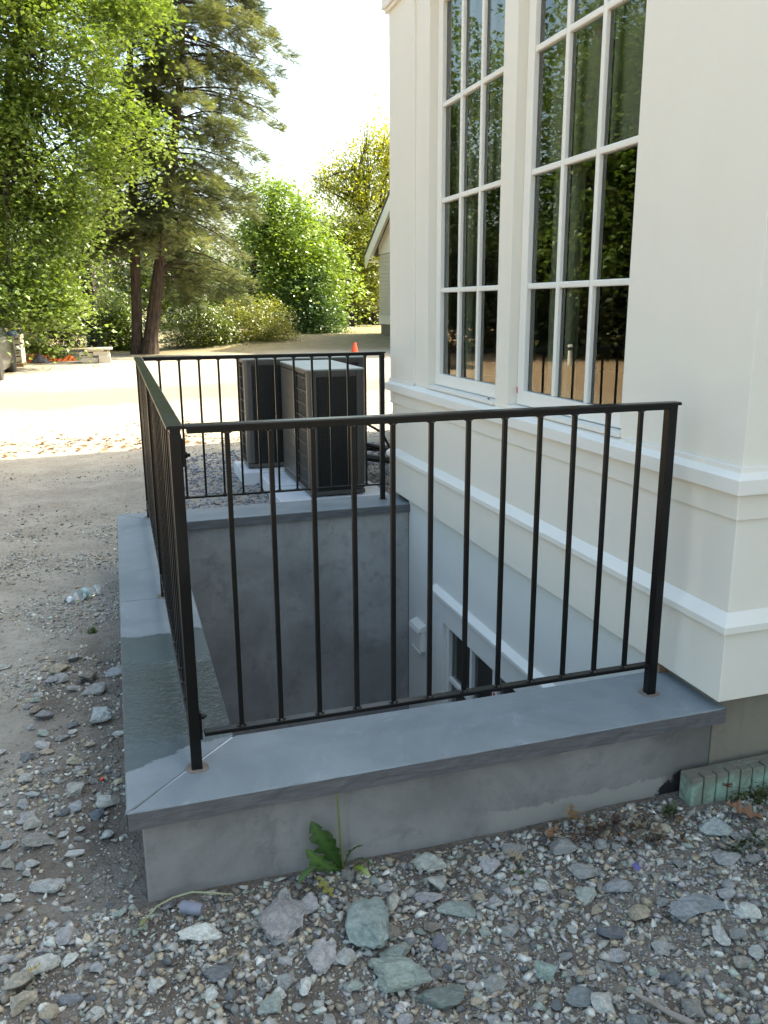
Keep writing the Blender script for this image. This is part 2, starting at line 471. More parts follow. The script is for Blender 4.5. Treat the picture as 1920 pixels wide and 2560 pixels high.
def bark(name, c1, c2):
    g = G(name); p = g.pos()
    a = g.ramp(g.noise(g.scalevec(p, (9, 9, 1.3)), 2.2, 8, 0.7, 0.4), 0.36, 0.66)
    g.pbr(g.mix(a, c1, c2), 0.9, g.bump(g.noise(g.scalevec(p, (10, 10, 1.5)), 2.5, 8, 0.7), 0.9, 0.06), 0, 0.2)
    return g.m
M['bark'] = bark('dark_bark', (0.030, 0.024, 0.020), (0.085, 0.068, 0.056))
M['hbark'] = bark('hemlock_bark', (0.045, 0.032, 0.026), (0.115, 0.085, 0.070))
M['stem'] = simple('dandelion_stalk', (0.13, 0.165, 0.045), (0.20, 0.19, 0.07), 20, 0.5, 0.1)
M['stemdead'] = simple('wilted_stalk', (0.33, 0.34, 0.20), (0.27, 0.27, 0.14), 20, 0.6, 0.1)
M['twig'] = simple('dry_twig', (0.22, 0.18, 0.145), (0.30, 0.26, 0.22), 20, 0.85, 0.4)
# appliance, car, yard things
M['acpaint'] = simple('taupe_steel', (0.085, 0.076, 0.066), (0.072, 0.065, 0.057), 3, 0.36, 0.05, 200, spec=0.5)
M['actop'] = simple('sky_sheen_lid', (0.33, 0.345, 0.305), (0.29, 0.305, 0.27), 4, 0.42, 0.03, 200)  # sky reflection on the taupe lid, put into a paler base colour
M['coil'] = simple('dark_coil', (0.012, 0.012, 0.013), (0.02, 0.02, 0.02), 30, 0.6, 0.3, 200)
M['guard'] = simple('guard_wire', (0.026, 0.024, 0.022), (0.02, 0.019, 0.018), 20, 0.4, 0)
M['carpaint'] = simple('grey_car_paint', (0.10, 0.098, 0.092), (0.088, 0.086, 0.082), 2, 0.22, 0, metal=0.4)
M['carglass'] = simple('car_glass', (0.02, 0.022, 0.025), (0.02, 0.022, 0.025), 2, 0.05, 0)
M['rim'] = simple('alloy_rim', (0.35, 0.35, 0.36), (0.3, 0.3, 0.31), 8, 0.3, 0, metal=0.8)
M['tail'] = simple('tail_lamp_red', (0.45, 0.015, 0.02), (0.40, 0.012, 0.015), 8, 0.15, 0)
M['plate'] = simple('plate_white', (0.75, 0.75, 0.75), (0.7, 0.7, 0.7), 8, 0.4, 0)
M['mirrorblue'] = simple('mirror_shell', (0.035, 0.055, 0.085), (0.03, 0.05, 0.08), 6, 0.18, 0)
M['block'] = simple('pale_cast_block', (0.60, 0.54, 0.43), (0.54, 0.48, 0.38), 4, 0.85, 0.3, 60)
M['block2'] = simple('cast_stone', (0.52, 0.47, 0.40), (0.58, 0.53, 0.46), 4, 0.85, 0.3, 60)
M['wood'] = simple('pallet_wood', (0.20, 0.13, 0.075), (0.26, 0.18, 0.11), 8, 0.8, 0.3)
M['net'] = simple('orange_netting', (0.80, 0.20, 0.05), (0.70, 0.15, 0.035), 8, 0.5, 0)
M['tarp'] = simple('black_tarp', (0.04, 0.04, 0.05), (0.07, 0.07, 0.08), 6, 0.4, 0.3, 20)
M['cone'] = simple('cone_orange', (0.80, 0.10, 0.03), (0.75, 0.08, 0.025), 6, 0.45, 0)
M['shingle'] = simple('roof_shingle', (0.055, 0.045, 0.04), (0.075, 0.06, 0.052), 12, 0.9, 0.4, 60)
M['blueplastic'] = simple('blue_plastic_scrap', (0.10, 0.10, 0.30), (0.14, 0.13, 0.34), 10, 0.45, 0.2)
M['pvcpipe'] = simple('white_pipe', (0.62, 0.60, 0.55), (0.56, 0.54, 0.49), 6, 0.5, 0)
g = G('green_foam'); p = g.pos(); X, Y, Z = g.xyz(p)
d1 = g.ramp(g.noise(p, 16, 8, 0.72, 0.5), 0.42, 0.62)
d2 = g.ramp(g.math('ADD', Z, g.math('MULTIPLY', g.noise(p, 20, 6, 0.7), 0.06)), -0.205, -0.165)
col = g.mix(g.math('MULTIPLY', d1, 0.75), (0.27, 0.38, 0.295), (0.17, 0.175, 0.125))
col = g.mix(g.math('MAXIMUM', d2, 0.0), col, (0.165, 0.15, 0.115))
sp = g.ramp(g.noise(p, 30, 4, 0.7), 0.68, 0.73)
col = g.mix(sp, col, (0.50, 0.66, 0.58))
g.pbr(col, 0.85, g.bump(g.noise(p, 40, 6, 0.7), 0.6, 0.006), 0, 0.3)
M['foam'] = g.m

# ------------------------------------------------------------------ ground
def gz(x, y):
    v = Vector((x, y, 0.3))
    z = -0.305
    near = max(0.0, 1.0 - max(0.0, y-4)/5.0) if y > 4 else 1.0
    z += 0.016*mnoise.noise(v*1.3)*near + 0.007*mnoise.noise(v*6.0)*near
    z += 0.03*mnoise.noise(v*0.22)*min(1.0, max(0.0, (y-6)/6))
    if y < 0.05: z += 0.004
    r = max(0.0, y-26.5)
    z += min(0.35, r*0.05)*max(0.0, min(1.0, (x-1.5)/3))       # low bank under the right hand trees
    r = max(0.0, -x-20)
    z += min(1.2, r*0.10)
    return z
def graded(lo, hi, step, far, g=1.16):
    a = list(np.arange(lo, hi+1e-6, step)); s = step; x = hi
    while x < far: s *= g; x += s; a.append(x)
    s = step; x = lo
    while x > -far: s *= g; x -= s; a.insert(0, x)
    return a
gx = graded(-1.6, 2.48, 0.04, 600); gy = graded(-1.4, 4.0, 0.04, 600)
V = [(x, y, gz(x, y)) for y in gy for x in gx]
nx = len(gx); Fq = []
for j in range(len(gy)-1):
    cy = (gy[j]+gy[j+1])/2
    for i in range(nx-1):
        cx = (gx[i]+gx[i+1])/2
        if 0.12 < cx < 1.86 and 0.14 < cy < 3.06: continue
        Fq.append((j*nx+i, j*nx+i+1, (j+1)*nx+i+1, (j+1)*nx+i))
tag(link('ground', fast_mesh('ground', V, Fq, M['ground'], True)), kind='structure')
s = MB(); a = gz(8, 28)
s.box(6.5, 14, 27.3, 29.6, -0.6, -0.285); s.build('pavement', M['slab']); tag(bpy.data.objects['pavement'], kind='structure')

# ------------------------------------------------------------------ window well (walls and coping)
LX, LY, CW, CT = 1.7985, 3.2511, 0.311, 0.0519
well = empty('window_well', (0.9, 1.6, -0.3), 'sunken grey concrete window well with bluestone coping beside the cream house', 'window well')
def P0(o, parent):                      # keep world coordinates under a moved empty
    o.parent = parent
    o.matrix_parent_inverse = Matrix.Translation(-Vector(parent.location)) if parent.rotation_euler.z == 0 else Matrix.Rotation(-parent.rotation_euler.z, 4, 'Z') @ Matrix.Translation(-Vector(parent.location))
    return o
def wbox(name, parent, mat, *b, bevel=0):
    return P0(MB().box(*b).build(name, mat, None, bevel), parent)
wbox('near_wall', well, M['parge'], 0.034, 1.80, 0.045, 0.285, -2.2, -CT-0.001, bevel=0.006)
o = wbox('wall', well, M['pitwall'], 0.034, 0.285, 0.286, 2.964, -2.2, -CT-0.001)
bpy.data.objects['near_wall'].name = 'wall'
wbox('wall', well, M['pitwall'], 0.034, 1.788, 2.965, 3.215, -2.2, -CT-0.001)
wbox('floor', well, M['pad'], 0.28, 1.80, 0.28, 2.97, -2.3, -1.95)

def rough_slab(name, quad, z0, z1, mat, step=0.025, amp=0.0022, seed=0):
    """stone slab from a plan quad (ccw); edges subdivided and chipped"""
    q = [Vector((x, y, 0)) for x, y in quad]
    ring = []
    for i in range(4):
        a, b = q[i], q[(i+1) % 4]; n = max(1, int((b-a).length/step))
        d = (b-a).normalized(); nrm = Vector((d.y, -d.x, 0))
        for k in range(n):
            t = k/n; ring.append((a.lerp(b, t), nrm, 0 if k == 0 else 1))
    n = len(ring); V = []; Fc = []
    lev = [(z0, 0.0, 1.0), (z0+(z1-z0)*0.35, 0.0, 1.6), (z0+(z1-z0)*0.75, 0.0, 1.3), (z1-0.0035, 0.0, 0.6), (z1, -0.0035, 0.5)]
    for li, (z, ins, am) in enumerate(lev):
        for p, nn, c in ring:
            w = mnoise.noise(Vector((p.x*22+seed, p.y*22, z*40)))*0.7 + mnoise.noise(Vector((p.x*70, p.y*70+seed, z*90)))*0.5
            off = ins + amp*am*w*c
            V.append((p.x+nn.x*off, p.y+nn.y*off, z + (0.0012*mnoise.noise(Vector((p.x*30, p.y*30, seed))) if li == 0 else 0)))
    for li in range(len(lev)-1):
        for i in range(n):
            j = (i+1) % n; Fc.append((li*n+i, li*n+j, (li+1)*n+j, (li+1)*n+i))
    me = bpy.data.meshes.new(name)
    me.from_pydata(V, [], Fc + [tuple(range(n))[::-1], tuple(range((len(lev)-1)*n, len(lev)*n))])
    me.materials.append(mat)
    return P0(link(name, me), well)
e = 0.0022
rough_slab('coping_stone', [(0+e, 0), (LX+0.012, 0), (LX+0.012, CW), (CW+e, CW)], -CT, 0, M['blue'], seed=1)
rough_slab('coping_stone', [(0, 0+e), (CW, CW+e), (CW, 1.612), (0, 1.622)], -CT, 0, M['bluewet'], seed=2)
rough_slab('coping_stone', [(0, 1.626), (CW, 1.616), (CW, LY-CW-e), (0, LY-e)], -CT, 0, M['blue'], seed=3)
rough_slab('coping_stone', [(CW+e, LY-CW), (LX-0.004, LY-CW), (LX-0.004, LY), (0+e, LY)], -CT, 0, M['blue'], seed=4)
# mortar in the near mitre
s = MB(); s.prism([(0.012, 0.006), (0.016, 0.004), (CW+0.001, CW-0.009), (CW-0.008, CW-0.004)], 'z', -0.03, -0.0012)
P0(s.build('mortar_joint', M['pad']), well)
for (px, py) in ((0.190, 0.165), (1.641, 0.165), (1.664, 3.125), (0.19, 3.125), (0.19, 1.64)):
    s = MB(); n = 14; k = len(s.v)
    rr = [0.030+0.006*random.random() for _ in range(n)]
    s.prism([(px+rr[i]*math.cos(6.283*i/n), py+rr[i]*math.sin(6.283*i/n)) for i in range(n)], 'z', -0.02, 0.0022)
    P0(s.build('grout_ring', M['grout']), well)

# ------------------------------------------------------------------ railing
rail = empty('railing', (0.9, 1.6, 0), 'black wrought iron railing on three sides of the window well', 'railing')
PW, H = 0.0295, 0.95
RX0, RX1, RY0, RY1 = 0.190, 1.641, 0.165, 3.125
post_me = MB().box(-PW/2, PW/2, -PW/2, PW/2, -0.03, H-0.022).mesh('post', M['rail'], 0.002)
for (x, y) in ((RX0, RY0), (RX1, RY0), (RX0, RY1), (1.664, RY1), (RX0, 1.64)):
    o = link('post', post_me, rail); o.location = (x-0.9, y-1.6, 0)
pk = 0.0128
pick_me = MB().box(-pk/2, pk/2, -pk/2, pk/2, 0.108, H-0.021).mesh('picket', M['rail'], 0.0012)
weld = bmesh.new()
def weldbead(x, y, z):
    for dx, dy in ((1, 0), (-1, 0), (0, 1), (0, -1)):
        mt = Matrix.Translation((x+dx*0.0085, y+dy*0.0085, z)) @ Matrix.Diagonal((0.0055, 0.0055, 0.0042, 1))
        bmesh.ops.create_icosphere(weld, subdivisions=1, radius=1.0, matrix=mt)
def pickets(a, b, n):
    for i in range(1, n+1):
        t = i/(n+1); x = a[0]+(b[0]-a[0])*t; y = a[1]+(b[1]-a[1])*t
        o = link('picket', pick_me, rail); o.location = (x-0.9, y-1.6, 0)
        o.rotation_euler.z = random.uniform(-0.04, 0.04)
        weldbead(x, y, 0.110); weldbead(x, y, H-0.023)
pickets((0.208, RY0), (1.649, RY0), 12)
pickets((0.192, RY1), (1.668, RY1), 12)
pickets((RX0, RY0), (RX0, RY1), 26)
me = bpy.data.meshes.new('weld_beads'); weld.to_mesh(me); weld.free(); me.materials.append(M['weld'])
o = P0(link('weld_beads', me), rail); o['kind'] = 'stuff'
hw = 0.021
def trail(a0, a1, b0, b1, ax):
    cap = MB(); ch = MB()
    if ax == 'x':
        cap.prism([(b0, H-0.009), (b1, H-0.009), (b1, H-0.003), (b1-0.004, H), (b0+0.004, H), (b0, H-0.003)], 'x', a0, a1)
        ch.box(a0+0.006, a1-0.006, b0+0.008, b1-0.008, H-0.022, H-0.0095)
    else:
        cap.prism([(b0, H-0.009), (b1, H-0.009), (b1, H-0.003), (b1-0.004, H), (b0+0.004, H), (b0, H-0.003)], 'y', a0, a1)
        ch.box(b0+0.008, b1-0.008, a0+0.006, a1-0.006, H-0.022, H-0.0095)
    c = P0(cap.build('top_rail', M['rail']), rail)
    d = ch.build('channel', M['rail'], c, 0.001)
trail(RX0+hw+0.002, RX1+0.022, RY0-hw, RY0+hw, 'x')
trail(RX0+hw+0.002, 1.664+0.020, RY1-hw, RY1+hw, 'x')
trail(RY0-hw, RY1+hw, RX0-hw, RX0+hw, 'y')
wbox('bottom_rail', rail, M['rail'], RX0+0.026, RX1-0.0155, RY0-0.013, RY0+0.013, 0.096, 0.108, bevel=0.0015)
wbox('bottom_rail', rail, M['rail'], RX0+0.016, 1.664-0.0155, RY1-0.0125, RY1+0.0125, 0.096, 0.107, bevel=0.0015)
wbox('bottom_rail', rail, M['rail'], RX0-0.0125, RX0+0.0125, RY0+0.0155, RY1-0.0155, 0.096, 0.107, bevel=0.0015)
# angle clips and bolts that fix the front panel to the corner post
wbox('bracket', rail, M['rail'], RX0+0.0150, RX0+0.0205, RY0-0.012, RY0+0.012, 0.088, 0.168, bevel=0.001)
wbox('bracket', rail, M['rail'], RX0+0.0150, RX0+0.0205, RY0-0.012, RY0+0.012, 0.845, 0.915, bevel=0.001)
for z in (0.152, 0.872):
    s = MB(); s.lathe([(0.0085, 0), (0.0085, 0.007), (0.005, 0.0075), (0.005, 0.014)], (RX0+0.0205, RY0, z), (1, 0, 0), 6)
    P0(s.build('bolt', M['rail']), rail)

# ------------------------------------------------------------------ house
house = empty('house', (3, 1.6, -0.3), 'cream painted house with tall white muntin windows above the window well', 'house')
HX1, FY = 3.5, 3.25
def hb(name, mat, *b, bevel=0.0025): return wbox(name, house, mat, *b, bevel=bevel)
# foundation
hb('foundation', M['found'], 1.8012, HX1, 0.0442, 0.300, -2.4, 0.040)
hb('foundation', M['found'], 1.815, HX1, 2.972, 3.24, -2.4, 0.040)
hb('foundation', M['found'], 2.30, HX1, 0.301, 2.971, -2.4, 0.040)
# skirt board, sloped cap, panel, band, drip
hb('skirt_board', M['paint'], 1.760, HX1, -0.020, 3.268, 0.036, 0.266)
s = MB()
def ring(z, x, y0, y1): return [(x, y0, z), (HX1, y0, z), (HX1, y1, z), (x, y1, z)]
def loft(levels):
    s = MB()
    for l in levels: s.v += ring(*l)
    n = len(levels)
    s.f.append((3, 2, 1, 0)); s.f.append(tuple(4*(n-1)+i for i in range(4)))
    for i in range(n-1):
        for j in range(4):
            k = (j+1) % 4; s.f.append((4*i+j, 4*i+k, 4*i+4+k, 4*i+4+j))
    return s
P0(loft([(0.2662, 1.742, -0.038, 3.286), (0.289, 1.742, -0.038, 3.286), (0.324, 1.774, -0.006, 3.252)]).build('water_table_cap', M['white'], None, 0.0015), house)
hb('wall_panel', M['paint'], 1.775, HX1, -0.005, 3.25, 0.3235, 0.614)
hb('trim_band', M['paint'], 1.763, HX1, -0.017, 3.262, 0.6142, 0.697)
P0(loft([(0.6972, 1.735, -0.045, 3.290), (0.742, 1.735, -0.045, 3.290), (0.764, 1.774, -0.006, 3.252)]).build('sill_band', M['white'], None, 0.0015), house)
ZT = 3.25
Y1a, Y1b, Y2a, Y2b, ZW0, ZW1 = 1.685, 2.600, 0.622, 1.552, 0.7645, 2.82
X0 = 1.775
for b in ((-0.005, Y2a), (Y2b, Y1a), (Y1b, 2.81)):
    hb('wall_board', M['paint'], X0, X0+0.14, b[0], b[1], ZW0, ZW1, bevel=0.0015)
hb('wall_board', M['paint'], X0, X0+0.14, -0.005, 2.81, ZW1+0.0005, ZT, bevel=0.0015)
hb('corner_board', M['paint'], X0-0.011, X0+0.14, 2.8105, FY+0.011, ZW0, ZT)
hb('wall_board', M['paint'], X0+0.1405, HX1, -0.005, 0.13, ZW0, ZT, bevel=0.0015)
hb('wall_board', M['paint'], X0+0.1405, HX1, FY-0.13, FY, ZW0, ZT, bevel=0.0015)
for b in ((1.762, X0-0.0005, -0.018, 0.575), (1.757, X0-0.0115, 2.80, FY+0.018)):
    hb('base_trim', M['white'], b[0], b[1], b[2], b[3], 0.7435, 0.775, bevel=0.003)
hb('base_trim', M['white'], X0, HX1, -0.018, -0.0055, 0.7435, 0.775, bevel=0.003)
hb('cornice', M['white'], 1.745, HX1, -0.035, FY+0.035, 2.905, 2.925)
hb('cornice', M['white'], 1.730, HX1, -0.05, FY+0.05, 2.9255, 3.02)
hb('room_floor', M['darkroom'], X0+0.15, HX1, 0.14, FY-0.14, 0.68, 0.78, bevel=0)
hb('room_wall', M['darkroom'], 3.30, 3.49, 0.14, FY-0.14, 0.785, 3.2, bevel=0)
hb('roof', M['shingle'], 1.66, 3.6, -0.12, FY+0.12, ZT+0.001, ZT+0.14)
# main block behind the bay: casts the big shade over the yard
hb('main_wall', M['paint'], HX1+0.001, 12, -4.6, 8.05, -0.5, 4.95, bevel=0)
s = MB(); e0, e1, x0, x1 = -4.8, 8.25, 3.3, 12.2
s.v = [(x0,e0,4.96),(x1,e0,4.96),(x1,e1,4.96),(x0,e1,4.96),(x0,e0,5.1),(x1,e0,5.1),(x1,e1,5.1),(x0,e1,5.1),(7.75,e0+4.4,7.6),(7.75,e1-4.4,7.6)]
s.f = [(3,2,1,0),(0,1,5,4),(1,2,6,5),(2,3,7,6),(3,0,4,7),(4,5,8),(6,7,9),(5,6,9,8),(7,4,8,9)]
P0(s.build('roof', M['shingle']), house)

def window(y0, y1, z0, z1, cols, zrow, glass_y, shade_to, name='window'):
    """y0,y1,z0,z1 opening; glass_y = glass limits; zrow = horizontal muntin heights"""
    SX = X0+0.040                       # sash face
    GXp = SX+0.022
    fr = MB()
    ya, yb = glass_y; zb, zt = z0+0.088, z1-0.075
    # fixed frame round the sash
    fr.box(SX+0.008, SX+0.075, y0+0.0005, y0+0.022, z0+0.021, z1-0.0005)
    fr.box(SX+0.008, SX+0.075, y1-0.022, y1-0.0005, z0+0.021, z1-0.0005)
    fr.box(SX+0.008, SX+0.075, y0+0.0225, y1-0.0225, z1-0.022, z1-0.0005)
    w = P0(fr.build(name, M['white'], None, 0.0015), house)
    def sub(nm, mat, *b, bevel=0.002):
        o = MB().box(*b).build(nm, mat, None, bevel)
        o.parent = w; o.matrix_parent_inverse = w.matrix_parent_inverse.inverted() @ Matrix.Translation(Vector((0,0,0))) if False else Matrix.Identity(4)
        return o
    sub('sill', M['white'], X0-0.012, SX+0.075, y0+0.001, y1-0.001, z0+0.0035, z0+0.0205)
    c = 0.0225
    sub('stile', M['white'], SX, SX+0.045, y0+c, ya, z0+0.024, z1-0.0225)
    sub('stile', M['white'], SX, SX+0.045, yb, y1-c, z0+0.024, z1-0.0225)
    sub('sash_rail', M['white'], SX, SX+0.045, ya+0.0005, yb-0.0005, z0+0.024, zb)
    sub('sash_rail', M['white'], SX, SX+0.045, ya+0.0005, yb-0.0005, zt, z1-0.0225)
    mw = 0.0125
    ys = [ya+(yb-ya)*k/cols for k in range(cols+1)]
    zs = [zb] + list(zrow) + [zt]
    for k in range(1, cols):
        sub('muntin', M['white'], SX+0.004, GXp+0.012, ys[k]-mw, ys[k]+mw, zb+0.0005, zt-0.0005, bevel=0.005)
    for z in zrow:
        for k in range(cols):
            a = ys[k] + (mw+0.0003 if k else 0.0008); b = ys[k+1] - (mw+0.0003 if k < cols-1 else 0.0008)
            sub('muntin', M['white'], SX+0.004, GXp+0.012, a, b, z-mw, z+mw, bevel=0.005)
    for r in range(len(zs)-1):
        for k in range(cols):
            me = fast_mesh('pane', [(GXp, ys[k], zs[r]), (GXp, ys[k+1], zs[r]), (GXp, ys[k+1], zs[r+1]), (GXp, ys[k], zs[r+1])], [(0, 3, 2, 1)], M['glass'])
            sub_o = link('pane', me, w)
            # black spacer seen at the edge of the insulated unit
    sp = MB()
    for k in range(cols):
        a = ys[k] + (mw if k else 0); b = ys[k+1] - (mw if k < cols-1 else 0)
        sp.box(GXp+0.003, GXp+0.018, a, a+0.009, zb, zt); sp.box(GXp+0.003, GXp+0.018, b-0.009, b, zb, zt)
    sp.build('spacer', M['rubber'], w)
    if shade_to:
        sub('window_shade', M['shade'], SX+0.085, SX+0.088, y0+0.03, y1-0.03, shade_to, z1-0.03, bevel=0)
        n = 26; V = []; Fq = []
        for i in range(n+1):
            yy = yb-0.02 - 0.25*i/n; xx = SX+0.105+0.014*math.sin(i*1.7)+0.006*math.sin(i*0.6)
            V += [(xx, yy, z0+0.05), (xx+0.004*math.sin(i), yy, z1-0.03)]
        for i in range(n): Fq.append((2*i, 2*i+2, 2*i+3, 2*i+1))
        link('curtain', fast_mesh('curtain', V, Fq, M['shade'], True), w)
    return w
rows = (1.311, 1.780, 2.257)
w1 = window(Y1a, Y1b, ZW0, ZW1, 3, rows, (1.770, 2.515), 1.78)
w2 = window(Y2a, Y2b, ZW0, ZW1, 3, rows, (0.690, 1.474), 1.78)
for w_ in (w1, w2): w_.matrix_parent_inverse = Matrix.Translation(-Vector(house.location))
hb('red_tag', M['red'], X0+0.0435, X0+0.0475, Y2b-0.0195, Y2b-0.0055, 0.838, 0.865, bevel=0)
s = MB(); s.tube([(1.79, Y1a+0.11, 0.7875), (1.78, Y1a+0.075, 0.7885)], 0.0035, 6); P0(s.build('latch', M['weld']), house)

# wall inside the well: white boards, moulded head and a lower window
PX = 1.790
hb('lower_panel', M['panel'], PX, PX+0.020, 0.302, 2.962, -0.412, 0.0355, bevel=0.001)
hb('lower_panel', M['panel'], PX, PX+0.020, 2.420, 2.962, -1.95, -0.4125, bevel=0.001)
hb('lower_panel', M['panel'], PX, PX+0.020, 0.302, 2.4195, -1.95, -1.50, bevel=0.001)
s = MB(); s.prism([(1.752, -0.428), (1.7895, -0.428), (1.7895, -0.386), (1.776, -0.390), (1.752, -0.410)], 'y', 0.305, 2.475)
P0(s.build('head_cap', M['white'], None, 0.001), house)
hb('head_board', M['panel'], PX-0.016, PX+0.02, 0.305, 2.445, -0.575, -0.4285)
hb('casing', M['white'], PX-0.014, PX+0.02, 2.325, 2.4195, -1.5, -0.5755)
lw = P0(MB().box(PX+0.012, PX+0.06, 2.285, 2.3245, -1.48, -0.576).box(PX+0.012, PX+0.06, 0.32, 2.2845, -0.606, -0.576).box(PX+0.012, PX+0.06, 0.32, 2.2845, -1.499, -1.46).build('window', M['white'], None, 0.002), house)
def lsub(nm, mat, *b, bevel=0.0015): return MB().box(*b).build(nm, mat, lw, bevel)
for (a, b) in ((1.955, 1.985), (1.63, 1.69), (1.33, 1.36), (0.98, 1.04), (0.68, 0.71)):
    lsub('stile', M['white'], PX+0.014, PX+0.05, a, b, -1.459, -0.6065)
edges = [2.2845, 1.985, 1.955, 1.69, 1.63, 1.36, 1.33, 1.04, 0.98, 0.71, 0.68, 0.32]
for i in range(0, 12, 2):
    b, a = edges[i], edges[i+1]
    lsub('muntin', M['white'], PX+0.016, PX+0.045, a+0.0005, b-0.0005, -0.935, -0.908)
    link('pane', fast_mesh('pane', [(PX+0.034, a, -1.46), (PX+0.034, b, -1.46), (PX+0.034, b, -0.606), (PX+0.034, a, -0.606)], [(0, 3, 2, 1)], M['glass']), lw)
hb('red_tag', M['red'], PX+0.010, PX+0.0135, 1.652, 1.668, -0.745, -0.722, bevel=0)
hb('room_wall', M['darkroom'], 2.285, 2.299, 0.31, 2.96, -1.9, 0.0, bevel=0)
# hooded vent on the well wall
vent = P0(MB().box(PX-0.035, PX-0.001, 2.640, 2.795, -0.895, -0.752).build('vent_hood', M['white'], None, 0.003), house)
MB().prism([(PX-0.058, -0.765), (PX-0.001, -0.752), (PX-0.001, -0.715), (PX-0.05, -0.735)], 'y', 2.632, 2.803).build('hood', M['white'], vent, 0.002)
MB().box(PX-0.0375, PX-0.0352, 2.655, 2.78, -0.88, -0.775).build('flap', M['panel'], vent, 0)
MB().box(PX-0.042, PX-0.0352, 2.634, 2.801, -0.903, -0.8955).build('lip', M['white'], vent, 0.001)
hb('wood_block', M['wood'], 1.764, 1.80, 0.285, 0.300, 0.001, 0.035, bevel=0)

# ------------------------------------------------------------------ heat pump units on pads
def unit(x0, x1, y0, y1, z0, h, label, louvre_side):
    u = empty('outdoor_unit', ((x0+x1)/2, (y0+y1)/2, z0), label, 'air conditioner', 'outdoor condenser units behind the far railing')
    z1 = z0+h; r = 0.035
    def b(nm, mat, *bb, bevel=0.003): return wbox(nm, u, mat, *bb, bevel=bevel)
    b('cabinet', M['coil'], x0+0.02, x1-0.02, y0+0.02, y1-0.02, z0+0.03, z1-0.04, bevel=0)
    b('base_pan', M['acpaint'], x0+0.004, x1-0.004, y0+0.004, y1-0.004, z0+0.012, z0+0.044)
    n = 6
    def rnd(x0, x1, y0, y1, rr):
        pts = []
        for cx, cy, a0 in ((x1-rr, y0+rr, -90), (x1-rr, y1-rr, 0), (x0+rr, y1-rr, 90), (x0+rr, y0+rr, 180)):
            for k in range(n+1):
                a = R(a0+90*k/n); pts.append((cx+rr*math.cos(a), cy+rr*math.sin(a)))
        return pts
    s = MB(); s.prism(rnd(x0-0.006, x1+0.006, y0-0.006, y1+0.006, r+0.006), 'z', z1-0.036, z1-0.010)
    lid = P0(s.build('lid', M['acpaint']), u)
    s = MB(); s.prism(rnd(x0-0.004, x1+0.004, y0-0.004, y1+0.004, r+0.004), 'z', z1-0.0098, z1)
    s.build('lid_top', M['actop'], None); o = bpy.data.objects[-1] if False else COL.objects[-1]
    o.parent = lid; o.matrix_parent_inverse = Matrix.Identity(4)
    # rounded corner posts
    for cx, cy, a0 in ((x1-r, y0+r, -90), (x1-r, y1-r, 0), (x0+r, y1-r, 90), (x0+r, y0+r, 180)):
        s = MB(); out = []; inn = []
        dirs = [R(a0+90*k/n) for k in range(n+1)]
        out = [(cx+r*math.cos(a), cy+r*math.sin(a)) for a in dirs]
        inn = [(cx+(r-0.012)*math.cos(a), cy+(r-0.012)*math.sin(a)) for a in dirs][::-1]
        t0 = Vector((-math.sin(dirs[0]), math.cos(dirs[0]))); t1 = Vector((-math.sin(dirs[-1]), math.cos(dirs[-1])))
        o0 = Vector(out[0])-t0*0.03; o1 = Vector(out[-1])+t1*0.03; i0 = Vector(inn[-1])-t0*0.03; i1 = Vector(inn[0])+t1*0.03
        s.prism([tuple(o0)]+out+[tuple(o1), tuple(i1)]+inn+[tuple(i0)], 'z', z0+0.053, z1-0.0365)
        P0(s.build('corner_post', M['acpaint'], None, 0, True), u)
    # coil guard: fine mesh on the end facing the well, wide wires on the long side
    g1 = MB()
    nz = int((h-0.115)/0.0155)
    for i in range(nz):
        z = z0+0.065+i*0.0155; g1.box(x0+0.075, x1-0.075, y0+0.004, y0+0.010, z, z+0.0065)
    nx_ = int((x1-x0-0.15)/0.019)
    for i in range(nx_+1):
        x = x0+0.075+i*0.019; g1.box(x-0.0035, x+0.0035, y0+0.0102, y0+0.0135, z0+0.055, z1-0.05)
    gg = P0(g1.build('coil_guard', M['guard']), u); gg['kind'] = 'stuff'
    b('end_rail', M['acpaint'], x0+0.066, x1-0.066, y0+0.001, y0+0.0155, z1-0.056, z1-0.0365, bevel=0.001)
    ym = y0+(y1-y0)*louvre_side
    if louvre_side < 1:
        b('side_panel', M['acpaint'], x0+0.001, x0+0.016, ym, y1-0.066, z0+0.053, z1-0.046, bevel=0.001)
    for i in range(9):
        z = z0+0.10+i*(h-0.17)/8
        b('guard_wire', M['acpaint'], x0-0.003, x0+0.002, y0+0.067, (y1-0.067), z, z+0.0035, bevel=0)
    for (sx, sy) in ((x0+0.02, y0-0.0065), (x1-0.10, y0-0.0065)):
        s = MB(); s.lathe([(0.006, 0), (0.006, 0.003)], (sx+0.03, sy, z1-0.028), (0, -1, 0), 8); P0(s.build('screw', M['rubber']), u)
    for sy in (y0+0.06, (y0+y1)/2, y1-0.1):
        s = MB(); s.lathe([(0.006, 0), (0.006, 0.003)], (x0-0.0065, sy, z1-0.028), (-1, 0, 0), 8); P0(s.build('screw', M['rubber']), u)
    return u
unit(1.405, 1.845, 4.13, 5.20, -0.195, 0.968, 'taupe air conditioner unit with its perforated narrow end towards the window well', 0.45)
unit(1.13, 2.235, 5.44, 5.80, -0.195, 0.975, 'wide air conditioner unit standing crosswise behind the nearer unit', 0.99)
def pad(x0, x1, y0, y1, z0, z1, label):
    o = MB().box(x0, x1, y0, y1, z0, z1).build('equipment_pad', M['pad'], None, 0.01); tag(o, label, 'pad', 'pads under the air conditioner units')
pad(1.17, 2.02, 4.03, 4.62, -0.33, -0.196, 'white concrete pad sticking out under the nearer air conditioner')
pad(1.06, 1.95, 5.30, 5.90, -0.33, -0.196, 'white concrete pad under the crosswise air conditioner')
